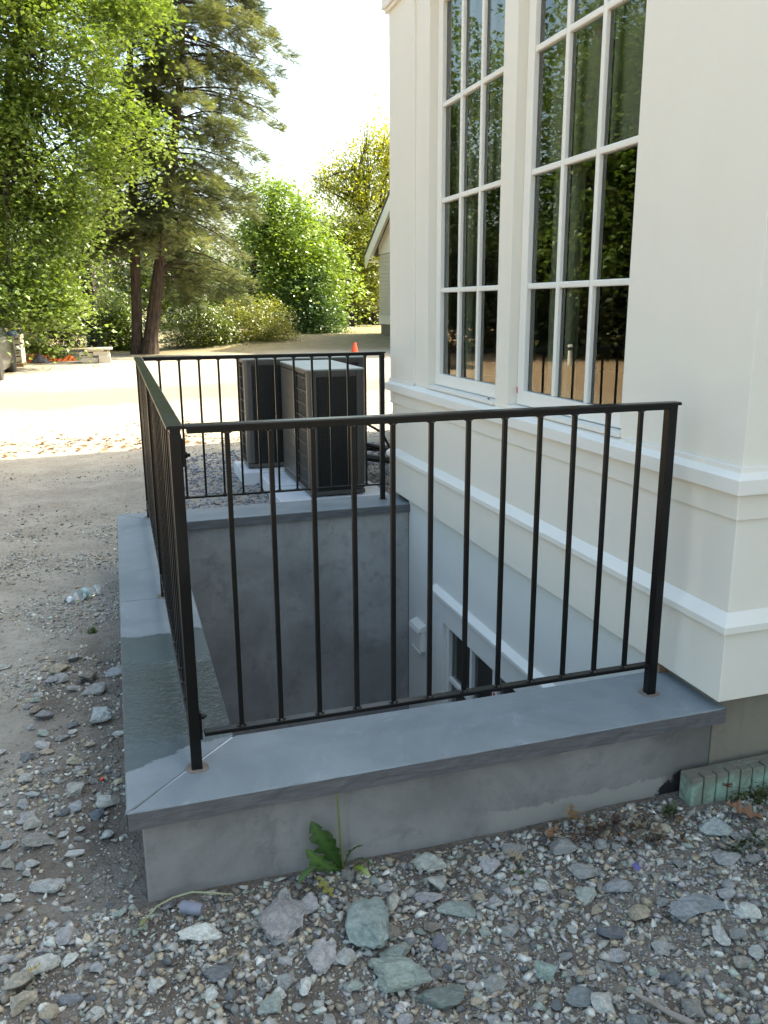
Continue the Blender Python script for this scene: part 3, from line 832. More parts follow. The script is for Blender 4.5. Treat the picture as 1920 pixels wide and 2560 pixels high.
pad(1.20, 2.0, 4.68, 5.26, -0.335, -0.199, 'white concrete pad under the back of the nearer air conditioner')
s = MB()
s.tube([(2.0, 5.2, 0.02), (2.15, 5.05, 0.03), (2.35, 5.0, -0.03), (2.5, 4.95, -0.2), (2.55, 4.95, -0.33)], 0.022, 8)
s.tube([(1.95, 5.3, 0.0), (2.2, 5.2, -0.02), (2.5, 5.15, -0.05), (2.7, 5.1, -0.2), (2.72, 5.1, -0.33)], 0.03, 8)
s.tube([(1.95, 5.0, -0.06), (2.1, 4.95, -0.06), (2.35, 4.9, -0.1), (2.5, 4.85, -0.3), (2.5, 4.85, -0.34)], 0.035, 8)
s.tube([(1.95, 5.25, 0.2), (2.1, 5.2, 0.24), (2.3, 5.15, 0.12), (2.4, 5.1, -0.1), (2.42, 5.1, -0.33)], 0.012, 8)
tag(s.build('refrigerant_lines', M['cable'], None, 0, True), 'black insulated pipes curving down beside the air conditioners', 'pipes')

# ------------------------------------------------------------------ foam board by the foundation
foam = empty('foam_board', (1.9, -0.02, -0.3), 'dirty pale green foam insulation board half buried against the foundation', 'foam board')
wbox('backing', foam, M['foam'], 1.672, 2.56, -0.012, 0.018, -0.42, -0.204, bevel=0.004)
x = 1.670
k = 0
while x < 2.52:
    w_ = 0.040+0.003*random.random()
    zt = -0.198-0.010*random.random()
    s = MB().box(x, x+w_, -0.046+0.003*random.random(), -0.0125, -0.42, zt)
    o = P0(s.build('rib', M['foam'], None, 0.004), foam)
    x += w_+0.0055

# ------------------------------------------------------------------ stones
def rock_mesh(name, sub, seed, cuts=9, flat=0.7, rough=0.05):
    rs = np.random.default_rng(seed)
    bm = bmesh.new(); bmesh.ops.create_icosphere(bm, subdivisions=sub, radius=1.0)
    V = np.array([v.co[:] for v in bm.verts])
    for i in range(cuts):
        n = rs.normal(size=3); n /= np.linalg.norm(n); d = rs.uniform(0.34, 0.72)
        t = V@n; over = np.clip(t-d, 0, None); V -= np.outer(over, n)*0.96
    off = rs.uniform(0, 100, 3)
    for i, v in enumerate(V):
        q = Vector(v*2.2+off); n1 = mnoise.noise(q); n2 = mnoise.noise(q*2.7); n3 = mnoise.noise(q*6)
        V[i] = v*(1+rough*(1.2*n1+0.9*n2+0.5*n3))
    V[:, 2] *= flat
    V /= np.abs(V).max(axis=0)
    for v, c in zip(bm.verts, V): v.co = Vector(c)
    me = bpy.data.meshes.new(name); bm.to_mesh(me); bm.free()
    me.materials.append(M['stone'])
    return me
ROCK_HI = [rock_mesh('stone', 4, 100+i, 13 if i % 3 else 7, rough=0.10 if i % 3 else 0.20) for i in range(9)]
ROCK_MID = [rock_mesh('stone', 3, 200+i, 13, rough=0.09) for i in range(14)]
PX_SC = lambda p: ((p-CAMP).dot(F_))/FPX
occupied = []
def put_stone(px, py, w, h, colr, label=None, hi=False, rz=None, group='loose stones lying in the gravel', cat='stone', tall=0.62, idx=None):
    p = onz(px, py+h*0.12, -0.29); sc = PX_SC(p)
    sx = w*sc/2*1.16; sy = h*sc/2*1.30; szz = min(sx, sy)*tall
    z = gz(p.x, p.y)
    pool = ROCK_HI if hi else ROCK_MID
    me = pool[(idx if idx is not None else random.randrange(len(pool))) % len(pool)]
    o = link('stone', me)
    o.location = (p.x, p.y, z+szz*0.60)
    o.scale = (sx, sy, szz)
    o.rotation_euler = (random.uniform(-0.15, 0.15), random.uniform(-0.15, 0.15), rz if rz is not None else random.uniform(-0.3, 0.3)-YAW)
    j = random.uniform(1.15, 1.5)
    o.color = (colr[0]*j*1.05, colr[1]*j*1.01, colr[2]*j*0.93, 1)
    tag(o, label or 'small broken grey stone lying loose in the gravel', cat, group)
    occupied.append((p.x, p.y, max(sx, sy)))
    return o
PALE, GRN, DGRN, LIL, SLATE, TAN, WHT, BRN, GRY = ((0.42,0.42,0.405), (0.31,0.35,0.32), (0.155,0.18,0.168), (0.36,0.35,0.362), (0.14,0.148,0.158), (0.39,0.34,0.265), (0.54,0.55,0.53), (0.225,0.195,0.165), (0.27,0.272,0.270))
big = [
 (688,2290,128,118,LIL,'large lumpy lilac grey stone in front of the wall, left of the biggest green slab',1,0),
 (903,2285,118,172,(0.25,0.30,0.29),'biggest blue green speckled stone slab, in front of the dandelion',1,1),
 (503,2319,104,52,WHT,'pale white wedge shaped stone in front of the lilac pipe plug',1,2),
 (985,2436,170,92,GRN,'large rounded pale green boulder at the lower middle of the gravel',1,3),
 (1116,2473,138,62,DGRN,'dark green grey boulder right of the pale green boulder',1,4),
 (995,2371,84,56,(0.33,0.37,0.34),'pale green stone just above the rounded green boulder',1,5),
 (1590,2273,66,52,TAN,'tan angular stone standing out in the middle of the right gravel',0,None),
 (1764,2250,150,48,(0.29,0.315,0.335),'long streaky blue grey stone on the right',1,6),
 (1860,2272,66,50,WHT,'bright pale stone right of the long streaky stone',0,None),
 (1368,2412,64,54,(0.27,0.33,0.30),'green mottled stone in the middle of the lower right gravel',1,7),
 (1446,2475,74,44,(0.20,0.22,0.23),'flat slate grey stone at the lower right beside a whiter one',0,None),
 (1510,2483,58,56,PALE,'whitish stone between the flat slate stone and the dry twig',0,None),
 (1533,2203,86,40,(0.30,0.31,0.33),'wide grey stone below the blue plastic scrap',0,None),
 (1139,2261,90,42,(0.29,0.33,0.31),'flat greenish stone right of the biggest green slab',0,None),
 (1073,2235,66,36,LIL,'knobbly lilac grey stone above the flat greenish stone',0,None),
 (1096,2195,62,50,(0.42,0.43,0.41),'blocky pale stone close to the foot of the concrete wall',1,8),
 (1070,2148,78,50,(0.40,0.41,0.38),'pale stone touching the concrete wall above the blocky stone',0,None),
 (1411,2105,68,52,GRY,'grey stone beside the pile of brown leaves at the wall',0,None),
 (1782,2065,72,60,(0.36,0.40,0.40),'pale blue topped stone in front of the green foam board',1,2),
 (1654,2066,50,36,(0.42,0.40,0.33),'smooth cream pebble at the foot of the wall near the foam board',0,None),
 (1287,2114,58,42,GRY,'grey stone against the wall left of the dead leaves',0,None),
 (1463,2221,50,48,(0.36,0.39,0.36),'pale green stone below the holed dead leaf',0,None),
 (1470,2166,74,40,GRY,'grey stone left of the blue plastic scrap',0,None),
 (1822,2146,60,40,(0.31,0.31,0.32),'grey stone in the soil at the right edge, below the green weeds',0,None),
 (1799,2325,42,52,PALE,'upright pale stone below the long streaky stone',0,None),
 (1857,2389,46,42,(0.30,0.285,0.26),'tan grey stone near the lower right edge',0,None),
 (1524,2319,76,40,(0.15,0.155,0.175),'dark slate stone below the tan angular stone',0,None),
 (1706,2267,72,64,(0.27,0.285,0.31),'jagged grey stone left of the long streaky stone',0,None),
 (1093,2342,50,48,(0.20,0.20,0.235),'purple slate stone right of the pale green stone',0,None),
 (977,2318,52,46,(0.27,0.25,0.225),'rounded brown grey stone touching the biggest green slab',0,None),
 (976,2246,42,50,(0.44,0.44,0.40),'half pale half dark stone against the right side of the biggest green slab',0,None),
 (1735,2499,52,46,(0.27,0.26,0.245),'brown grey stone right of the dry twig',0,None),
 (1600,2538,56,44,(0.20,0.225,0.235),'slate stone at the bottom edge left of the twig end',0,None),
 (796,2380,78,86,LIL,'lumpy lilac stone below the large lumpy stone',1,0),
 (862,2383,52,40,PALE,'pale stone between the lilac lump and the green boulder',0,None),
 (550,2418,90,42,SLATE,'dark blue slate stone below the white wedge stone',1,4),
 (674,2499,52,48,(0.33,0.37,0.35),'pale green stone alone at the bottom centre',0,None),
 (390,2452,38,36,WHT,'white stone alone on the brown soil at the bottom left',0,None),
 (58,2492,72,66,(0.35,0.315,0.26),'flat tan slab in the lower left corner',1,5),
 (35,2447,80,56,(0.37,0.34,0.29),'pale tan stone at the left edge above the flat slab',0,None),
 (179,2484,48,34,(0.20,0.215,0.245),'blue slate stone in the lower left corner',0,None),
 (110,2397,66,64,PALE,'pale broken stone right of the left edge near the bottom',0,None),
 (174,2383,38,34,WHT,'white triangular chip beside the pale broken stone',0,None),
 (110,2203,92,44,(0.37,0.375,0.37),'pale stone group lump on the left bank',1,1),
 (104,2094,80,46,(0.31,0.305,0.29),'wide grey stone on the left bank below the wall corner level',1,6),
 (87,2050,52,38,(0.34,0.32,0.29),'tan grey stone above the wide grey stone on the left bank',0,None),
 (191,1969,54,48,(0.36,0.35,0.325),'chunky pale stone on the left bank near the wet coping end',1,7),
 (272,1995,56,42,PALE,'pale stone close to the near coping corner',0,None),
 (240,2027,34,30,(0.13,0.145,0.175),'small dark slate cube below the pale stone at the coping corner',0,None),
 (263,2079,36,32,(0.38,0.40,0.40),'pale angular stone just left of the wall corner',0,None),
 (68,1943,36,34,PALE,'pale stone alone at the left edge of the bank',0,None),
 (185,2125,46,24,(0.40,0.40,0.39),'long white chip on the left bank',0,None),
 (17,2151,38,34,(0.33,0.31,0.28),'tan stone at the left edge of the photo',0,None),
 (428,2247,26,46,(0.19,0.19,0.20),'dark pitted stone standing upright beside the lilac pipe plug',0,None),
 (226,1687,52,44,(0.24,0.225,0.20),'brown grey stone beside the wet coping',1,8),
 (246,1795,68,60,(0.40,0.43,0.44),'whitest blue stone beside the wet coping',1,3),
 (104,1783,54,30,(0.24,0.24,0.25),'thin grey shard on the left bank across from the wet coping',0,None),
 (295,1830,26,26,WHT,'small white stone touching the wet coping edge',0,None),
 (179,1642,30,26,GRY,'grey stone above the brown grey stone beside the wet coping',0,None),
 (758,2452,36,50,WHT,'white upright stone below the lilac lump',0,None),
 (692,2470,38,30,WHT,'white stone above the pale green stone at the bottom centre',0,None),
 (532,2470,34,38,WHT,'white chip below the dark blue slate stone',0,None),
 (862,2180,40,38,(0.20,0.195,0.185),'dark round stone at the base of the dandelion',0,None),
 (767,2261,52,50,LIL,'lilac stone leaning between the large lump and the green slab',0,None),
 (819,2539,42,36,(0.35,0.34,0.33),'pale stone on the bottom edge below the lilac lump',0,None),
 (1240,2440,50,44,(0.31,0.31,0.30),'grey stone right of the dark green boulder',0,None),
 (1660,2350,52,36,(0.33,0.33,0.32),'grey stone below the jagged stone on the right',0,None),
 (1230,2150,54,40,LIL,'lilac stone by the wall foot right of the pale pair',0,None),
]
for (px, py, w, h, c, lab, hi, ix) in big: put_stone(px, py, w, h, c, lab, bool(hi), idx=ix)
def inside(x, y):
    return (0.0 < x < 1.9 and 0.02 < y < 3.24) or (x > 1.78 and -0.01 < y < 3.3) or (x > 1.64 and -0.06 < y < 0.05)
MARKS = [(903,2285,'the biggest green slab'),(688,2290,'the large lumpy lilac stone'),(503,2319,'the white wedge stone'),(985,2436,'the rounded green boulder'),(1130,2480,'the dark green boulder'),(1590,2273,'the tan angular stone'),(1780,2250,'the long streaky stone'),(1650,2520,'the dry twig'),(1590,2165,'the blue plastic scrap'),(1800,1990,'the green foam board'),(1440,2080,'the leaf pile'),(480,2268,'the lilac pipe plug'),(58,2492,'the flat tan slab'),(300,2040,'the near coping corner'),(270,1750,'the wet coping'),(1368,2412,'the green mottled stone'),(550,2418,'the dark blue slate stone'),(1085,2170,'the pale block pair'),(674,2499,'the lone pale green stone'),(330,2200,'the left wall edge'),(110,2203,'the pale bank lump'),(191,1969,'the chunky pale stone'),(246,1795,'the whitest blue stone'),(1857,2389,'the tan grey stone at the right edge'),(390,2452,'the lone white stone'),(110,2397,'the pale broken stone')]
CNAME = {PALE:'pale grey', GRY:'mid grey', LIL:'lilac grey', GRN:'greenish', SLATE:'dark slate', TAN:'tan', BRN:'brown', (0.33, 0.335, 0.35):'blue grey'}
filler = []
n = 0; tries = 0
while n < 215 and tries < 6000:
    tries += 1
    if random.random() < 0.72: px, py = random.uniform(380, 1930), random.uniform(2080, 2575)
    else: px, py = random.uniform(-10, 320), random.uniform(1640, 2575)
    p = onz(px, py)
    if inside(p.x, p.y): continue
    if px > 330 and px < 640 and py > 2330 and random.random() < 0.8: continue
    w = random.choice([20, 24, 28, 32, 38, 44]) * random.uniform(0.85, 1.1)
    h = w*random.uniform(0.6, 0.9); r = w*PX_SC(p)/2
    if any((p.x-a)**2+(p.y-b)**2 < (0.75*(r+c))**2 for a, b, c in occupied): continue
    c = random.choice([PALE, PALE, GRY, GRY, LIL, GRN, SLATE, TAN, BRN, GRY, (0.33, 0.335, 0.35)])
    o = put_stone(px, py, w, h, c)
    k = min(MARKS, key=lambda q: (q[0]-px)**2+(q[1]-py)**2)
    dxm, dym = px-k[0], py-k[1]
    vert = 'below' if dym > 0 else 'above'; hor = 'right of' if dxm > 0 else 'left of'
    way = vert if abs(dym) > 2*abs(dxm) else hor if abs(dxm) > 2*abs(dym) else vert+' and '+hor
    filler.append((CNAME[c], way, k[2], math.hypot(dxm, dym), o))
    n += 1
groups = {}
for f in filler: groups.setdefault(f[:3], []).append(f)
ORD = ['', 'second nearest ', 'third nearest ', 'fourth nearest ', 'fifth nearest ', 'sixth nearest ', 'seventh nearest ', 'eighth nearest ']
for key, fl in groups.items():
    fl.sort(key=lambda f: f[3])
    for i, f in enumerate(fl):
        pre = ORD[min(i, 7)] if i else ('nearest ' if len(fl) > 1 else 'small ')
        f[4]['label'] = f'{pre}{key[0]} stone {key[1]} {key[2]}'

# loose chips too many to count: one object per bed
def hull(seed, npt=11):
    rs = np.random.default_rng(seed); bm = bmesh.new()
    for i in range(npt):
        v = rs.normal(size=3); v /= np.linalg.norm(v); v *= rs.uniform(0.55, 1.0)
        bm.verts.new(v)
    g_ = bmesh.ops.convex_hull(bm, input=bm.verts)
    bmesh.ops.delete(bm, geom=[v for v in bm.verts if not v.link_faces], context='VERTS')
    bmesh.ops.triangulate(bm, faces=bm.faces)
    bm.verts.ensure_lookup_table(); bm.verts.index_update()
    V = np.array([v.co[:] for v in bm.verts]); Fc = np.array([[v.index for v in f.verts] for f in bm.faces]); bm.free()
    return V, Fc
HULLS = [hull(i, 7+i % 4) for i in range(14)]
PAL = np.array([PALE, GRY, GRY, LIL, GRN, SLATE, TAN, TAN, BRN, WHT, (0.34,0.33,0.31), (0.24,0.225,0.20), (0.43,0.42,0.39)])*np.array([1.08, 1.02, 0.92])
def rotmats(n, full=True):
    a = RNG.uniform(0, 2*np.pi, n); ca, sa = np.cos(a), np.sin(a)
    Z = np.zeros((n, 3, 3)); Z[:,0,0]=ca; Z[:,0,1]=-sa; Z[:,1,0]=sa; Z[:,1,1]=ca; Z[:,2,2]=1
    b = RNG.normal(0, 0.35, n); cb, sb = np.cos(b), np.sin(b)
    X = np.zeros((n, 3, 3)); X[:,0,0]=1; X[:,1,1]=cb; X[:,1,2]=-sb; X[:,2,1]=sb; X[:,2,2]=cb
    return X@Z
def gravel(name, n, sampler, smin, smax, power, label=None, flat=0.6, pal=PAL, dark=1.0):
    Vs, Fs, Cs = [], [], []; base = 0
    pts = []
    while len(pts) < n:
        x, y, k = sampler()
        if inside(x, y): continue
        pts.append((x, y, gz(x, y), k))
    pts = np.array(pts)
    size = smin + (smax-smin)*RNG.random(n)**power
    size *= pts[:, 3]
    which = RNG.integers(0, len(HULLS), n)
    for hI, (hv, hf) in enumerate(HULLS):
        idx = np.where(which == hI)[0]; m_ = len(idx)
        if not m_: continue
        sc = np.stack([size[idx]*RNG.uniform(0.75, 1.25, m_), size[idx]*RNG.uniform(0.6, 1.0, m_), size[idx]*RNG.uniform(0.4, 0.8, m_)*flat/0.6], 1)
        W = hv[None]*sc[:, None, :]
        W = np.einsum('nij,nkj->nki', rotmats(m_), W)
        W += pts[idx, None, :3]; W[:, :, 2] += (sc[:, 2]*0.18)[:, None]
        Vs.append(W.reshape(-1, 3)); Fs.append((hf[None]+(np.arange(m_)*len(hv))[:, None, None]+base).reshape(-1, 3)); base += m_*len(hv)
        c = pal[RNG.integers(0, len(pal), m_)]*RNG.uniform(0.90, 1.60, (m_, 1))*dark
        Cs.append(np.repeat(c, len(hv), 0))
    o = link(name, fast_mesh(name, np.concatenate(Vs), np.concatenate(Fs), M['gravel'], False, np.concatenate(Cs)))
    tag(o, label, 'gravel', kind='stuff'); return o
def clump(x, y, f, th):      # patchy density
    return mnoise.noise(Vector((x*f, y*f, 5.0))) > th + random.uniform(-0.35, 0.35)
def s_front():
    while True:
        x, y = random.uniform(-0.75, 2.6), random.uniform(-1.15, 0.045)
        d = clump(x, y, 3.0, -0.05)
        if x > 0.45: d = d or random.random() < 0.62
        elif -0.15 < x < 0.4 and not d: d = random.random() < 0.10
        if d: return x, y, 1.0
gravel('gravel', 28000, s_front, 0.0050, 0.0250, 2.3, 'bed of mixed grey crushed stone in front of the concrete wall')
def s_left():
    while True:
        x, y = random.uniform(-1.3, 0.03), random.uniform(-1.0, 4.2)
        if clump(x, y, 2.2, 0.12 - 0.5*max(0, x+0.35)) : return x, y, 1.0
def s_fine():
    while True:
        x, y = random.uniform(-0.75, 2.4), random.uniform(-1.1, 0.045)
        d = clump(x, y, 3.6, -0.02)
        if x > 0.45: d = d or random.random() < 0.45
        if d: return x, y, 1.0
gravel('grit', 42000, s_fine, 0.0012, 0.0055, 1.6, 'fine grey grit between the stones in front of the wall')
gravel('gravel', 20000, s_left, 0.0020, 0.0200, 2.7, 'scattered stone chips on the dirt left of the coping')
def s_ac():
    while True:
        x, y = random.uniform(0.05, 3.3), random.uniform(3.24, 7.4)
        edge = 0.35+0.28*(y-3.2)*0.3 + 0.2*mnoise.noise(Vector((x*2, y*2, 0)))
        if x > edge and y < 7.0+0.4*mnoise.noise(Vector((x*2, 3, 1))): return x, y, 1.0
BL = np.array([(0.20,0.21,0.235), (0.26,0.27,0.30), (0.17,0.17,0.185), (0.31,0.31,0.32), (0.22,0.20,0.20)])
gravel('gravel', 9500, s_ac, 0.012, 0.034, 1.6, 'blue grey river gravel around the air conditioner units', 0.55, BL)
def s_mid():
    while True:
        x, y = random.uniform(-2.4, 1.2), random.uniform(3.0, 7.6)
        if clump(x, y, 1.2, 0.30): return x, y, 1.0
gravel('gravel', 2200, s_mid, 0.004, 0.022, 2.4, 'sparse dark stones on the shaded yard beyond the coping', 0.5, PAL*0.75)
def s_sun():
    while True:
        x, y = random.uniform(-3.5, 5.5), random.uniform(7.5, 11.7)
        if clump(x, y, 0.9, 0.0): return x, y, 1.0
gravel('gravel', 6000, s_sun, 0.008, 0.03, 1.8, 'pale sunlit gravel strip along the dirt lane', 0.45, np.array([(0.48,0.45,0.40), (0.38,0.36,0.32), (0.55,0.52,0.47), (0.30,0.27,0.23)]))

# ------------------------------------------------------------------ leaves and trees
def leaf_mesh(name, P, size, up, mat, cols, tmpl, droop=None, face=None):
    """P (n,3), size (n,), leaves of the template spread with random heading"""
    n = len(P); tv, tf = tmpl
    nrm = RNG.normal(size=(n, 3)); nrm[:, 2] = np.abs(nrm[:, 2]); nrm /= np.linalg.norm(nrm, axis=1)[:, None]
    nrm = nrm*(1-up) + np.array([0, 0, 1.0])*up
    nrm /= np.linalg.norm(nrm, axis=1)[:, None]
    t = RNG.normal(size=(n, 3)) if face is None else face
    if droop is not None: t = t + np.array([0, 0, -droop])
    t = t - nrm*(t*nrm).sum(1)[:, None]; t /= np.linalg.norm(t, axis=1)[:, None]+1e-9
    b = np.cross(nrm, t)
    W = (tv[None, :, 0, None]*t[:, None] + tv[None, :, 1, None]*b[:, None] + tv[None, :, 2, None]*nrm[:, None])*size[:, None, None] + P[:, None]
    Fc = tf[None]+(np.arange(n)*len(tv))[:, None, None]
    return fast_mesh(name, W.reshape(-1, 3), Fc.reshape(-1, tf.shape[1]), mat, False, np.repeat(cols, len(tv), 0))
# maple like lobed leaf, simple leaf, needle frond
T_MAPLE = (np.array([(0,0,0), (0.30,0.42,0.05), (0.52,0.20,0.0), (1.0,0.0,-0.10), (0.52,-0.20,0.0), (0.30,-0.42,0.05)]), np.array([(0,2,1), (0,3,2), (0,4,3), (0,5,4)]))
T_LEAF = (np.array([(0,0,0), (0.45,0.27,0.04), (1,0,-0.08), (0.45,-0.27,0.04)]), np.array([(0,2,1), (0,3,2)]))
def frond():
    V, Fc = [], []
    for k in range(6):
        for sgn in (1, -1):
            x = k/6.0; L = 0.34*(1-0.55*x); b = len(V)
            V += [(x, 0, 0), (x+0.12, 0, 0), (x+0.26, sgn*L, -0.05)]; Fc.append((b, b+1, b+2) if sgn < 0 else (b, b+2, b+1))
    b = len(V); V += [(0.8, 0.05, 0), (0.8, -0.05, 0), (1.15, 0, -0.05)]; Fc.append((b, b+1, b+2))
    return np.array(V), np.array(Fc)
T_FROND = frond()
def crown_pts(lobes, ncl, per, csize, flat=0.45, hollow=0.55):
    """clusters near the surface of ellipsoid lobes; returns points and cluster ids"""
    vol = np.array([l[3]*l[4]*l[5] for l in lobes])**0.72; vol /= vol.sum()
    out, cid = [], []
    for c in range(ncl):
        l = lobes[RNG.choice(len(lobes), p=vol)]
        v = RNG.normal(size=3); v /= np.linalg.norm(v)
        r = hollow+(1-hollow)*RNG.random()**0.7
        ctr = np.array(l[:3])+v*r*np.array(l[3:6])
        k = max(4, int(per*RNG.uniform(0.5, 1.4)))
        cs = csize*RNG.uniform(0.6, 1.3)
        q = RNG.normal(size=(k, 3))*np.array([cs, cs, cs*flat])
        q[:, 2] -= (q[:, 0]**2+q[:, 1]**2)*0.35/cs            # sprays bend down at the rim
        out.append(ctr+q); cid += [c]*k
    return np.concatenate(out), np.array(cid)
def tints(cid, c1, c2, var=0.16):
    n = len(cid); k = cid.max()+1
    f = (RNG.random(k)[cid]*0.65 + RNG.random(n)*0.35)[:, None]
    return (np.array(c1)*(1-f)+np.array(c2)*f)*RNG.uniform(1-var, 1+var, (n, 1))
def limb(s, a, b, r0, r1, wig=0.08, seg=7, n=7):
    a, b = Vector(a), Vector(b); L = (b-a).length; pts = []
    o = Vector((random.uniform(0, 50), 0, 0))
    for i in range(n+1):
        t = i/n; p = a.lerp(b, t)
        w = Vector((mnoise.noise(o+Vector((t*3, 0, 0))), mnoise.noise(o+Vector((0, t*3, 9))), 0.5*mnoise.noise(o+Vector((4, 0, t*3)))))
        pts.append(p + w*wig*L*math.sin(t*math.pi*0.9))
    s.tube(pts, [r0+(r1-r0)*(i/n) for i in range(n+1)], seg)
    return pts
def broad_tree(name, base, trunkpath, rad, lobes, ncl, per, csize, lsize, c1, c2, label, cat='tree', group=None, tmpl=T_LEAF, up=0.45, flat=0.45, hollow=0.55, limbs=14, bmat='bark', droop=0.5, mat='leaf'):
    t = empty(name, base, label, cat, group)
    s = MB()
    if trunkpath:
        path = [Vector(p) for p in trunkpath]; n = len(path)
        s.tube(path, [rad*(1.25 if i == 0 else 1-0.72*i/(n-1)) for i in range(n)], 10)
        for i in range(limbs):
            l = random.choice(lobes)
            v = Vector(RNG.normal(size=3)); v.normalize()
            tip = Vector(l[:3])+Vector((v.x*l[3], v.y*l[4], v.z*l[5]))*0.75
            k = random.uniform(0.35, 0.95)*(n-1); a = path[int(k)].lerp(path[min(int(k)+1, n-1)], k-int(k))
            pts = limb(s, a, tip, rad*random.uniform(0.22, 0.4), rad*0.05, 0.12)
            for q in range(2):
                tip2 = tip+Vector(RNG.normal(size=3))*l[3]*0.3
                limb(s, pts[random.randrange(3, 6)], tip2, rad*0.12, rad*0.03, 0.1, 5, 5)
        P0(s.build('trunk', M[bmat], None, 0, True), t)
    P, cid = crown_pts(lobes, ncl, per, csize, flat, hollow)
    keep = P[:, 2] > gz(base[0], base[1])-0.02
    P, cid = P[keep], cid[keep]
    me = leaf_mesh('crown', P, lsize*RNG.uniform(0.65, 1.25, len(P)), up, M[mat], tints(cid, c1, c2), tmpl, droop)
    P0(link('crown', me), t)
    return t
def lobe(px, py, Y, rx, rz, ry=None):
    p = at(px, py, Y); k = ((p-CAMP).dot(F_))/FPX
    return (p.x, p.y, p.z, rx*k, (ry if ry else rx)*k, rz*k)

# tall maple on the left, nearest of the trees
Y = 22.0
ml = [lobe(150,110,Y,200,170), lobe(305,320,Y-0.5,118,110,90), lobe(120,380,Y,165,190), lobe(80,610,Y-0.5,125,140), lobe(125,735,Y-1,72,62), lobe(10,740,Y-1.5,60,75),
      lobe(-190,300,Y,240,330), lobe(-40,-100,Y+0.5,250,120), lobe(330,-10,Y,90,70)]
tp = [(-3.0,24,-0.35), (-2.85,24,0.6), (-2.6,24,3.0), (-2.25,23.8,5.2), (-1.9,23.6,7.4), (-1.2,23.4,9.0), (-0.8,23,12)]
broad_tree('maple_tree', (-3.0, 24, -0.3), tp, 0.20, ml, 780, 100, 0.36, 0.132, (0.075,0.130,0.026), (0.220,0.300,0.052), 'tall leafy maple with drooping bright green branches at the left edge', group='trees behind the yard', tmpl=T_MAPLE, limbs=22)

# hemlocks
def hemlock(base, path, rad, height, reach, nb, label, dark, lean=None, z0=2.2, seed=1, asym=1.0):
    random.seed(seed)
    t = empty('hemlock_tree', base, label, 'tree', 'trees behind the yard')
    path = [Vector(p) for p in path]; n = len(path)
    s = MB(); s.tube(path, [rad*(1.3 if i == 0 else 1-0.8*i/(n-1)) for i in range(n)], 10)
    P, S, D, C = [], [], [], []
    for b in range(nb):
        zt = z0+(height-z0)*(b+random.random())/nb
        k = 0
        while k < n-2 and path[k+1].z < zt: k += 1
        f = (zt-path[k].z)/max(0.01, path[k+1].z-path[k].z); a = path[k].lerp(path[k+1], min(1, max(0, f)))
        ang = random.uniform(0, 2*math.pi)
        L = reach*(1-0.25*((zt-z0)/(height-z0+3))**2)*random.uniform(0.62, 1.08)
        if math.cos(ang) > 0: L *= asym
        if zt < 3.2 and math.cos(ang) < 0.25: continue
        up0 = random.uniform(-0.05, 0.30); pts = []
        for i in range(9):
            u = i/8
            pts.append(a+Vector((math.cos(ang)*L*u, math.sin(ang)*L*u, L*(up0*u-0.34*u*u))))
        s.tube(pts, [0.035*(1-0.8*i/8) for i in range(9)], 5)
        m_ = int(200*L/2.2)
        bc = random.random()
        for i in range(m_):
            u = random.uniform(0.18, 1.0)**0.8
            q = a+Vector((math.cos(ang)*L*u, math.sin(ang)*L*u, L*(up0*u-0.34*u*u)))
            side = random.choice((-1, 1)); w = random.uniform(0, 0.34)*L*(1.15-u)*0.9
            q += Vector((-math.sin(ang)*side*w, math.cos(ang)*side*w, -0.55*w-random.uniform(0, 0.28)))
            P.append(q); S.append(random.uniform(0.15, 0.31))
            D.append((math.cos(ang)*0.8-math.sin(ang)*side*0.7, math.sin(ang)*0.8+math.cos(ang)*side*0.7, -0.35))
            c = 0.45*bc+0.55*random.random()
            C.append([dark[0][j]*(1-c)+dark[1][j]*c for j in range(3)])
        if random.random() < 0.35:
            for q in range(3):
                limb(s, pts[random.randrange(3, 7)], pts[8]+Vector((random.uniform(-.4,.4), random.uniform(-.4,.4), -random.uniform(0.2, 0.7))), 0.012, 0.004, 0.1, 4, 4)
    P0(s.build('trunk', M['hbark'], None, 0, True), t)
    me = leaf_mesh('crown', np.array([v[:] for v in P]), np.array(S), 0.55, M['needle'], np.array(C), T_FROND, None, np.array(D))
    P0(link('crown', me), t)
HC = ((0.075, 0.100, 0.056), (0.220, 0.238, 0.118))
hemlock((0.81,27,-0.3), [(0.80,27,-0.4), (0.83,27,0.3), (0.98,27,3.5), (1.1,27,6.0), (1.24,27,8.7), (1.34,27,11), (1.38,27,12.9)], 0.20, 12.6, 1.9, 72, 'slender hemlock with straight bare lower trunk, left of the leaning one', HC, z0=3.0, seed=21)
hemlock((1.19,26.8,-0.3), [(1.15,26.8,-0.4), (1.26,26.8,0.3), (1.55,26.8,1.8), (1.86,26.8,3.4), (2.3,26.8,5.8), (2.68,26.8,8.0), (2.9,26.8,10.3), (3.1,26.8,16)], 0.26, 15.5, 3.15, 245, 'large hemlock with leaning trunk and olive drooping sprays', HC, z0=1.9, seed=5, asym=1.08)

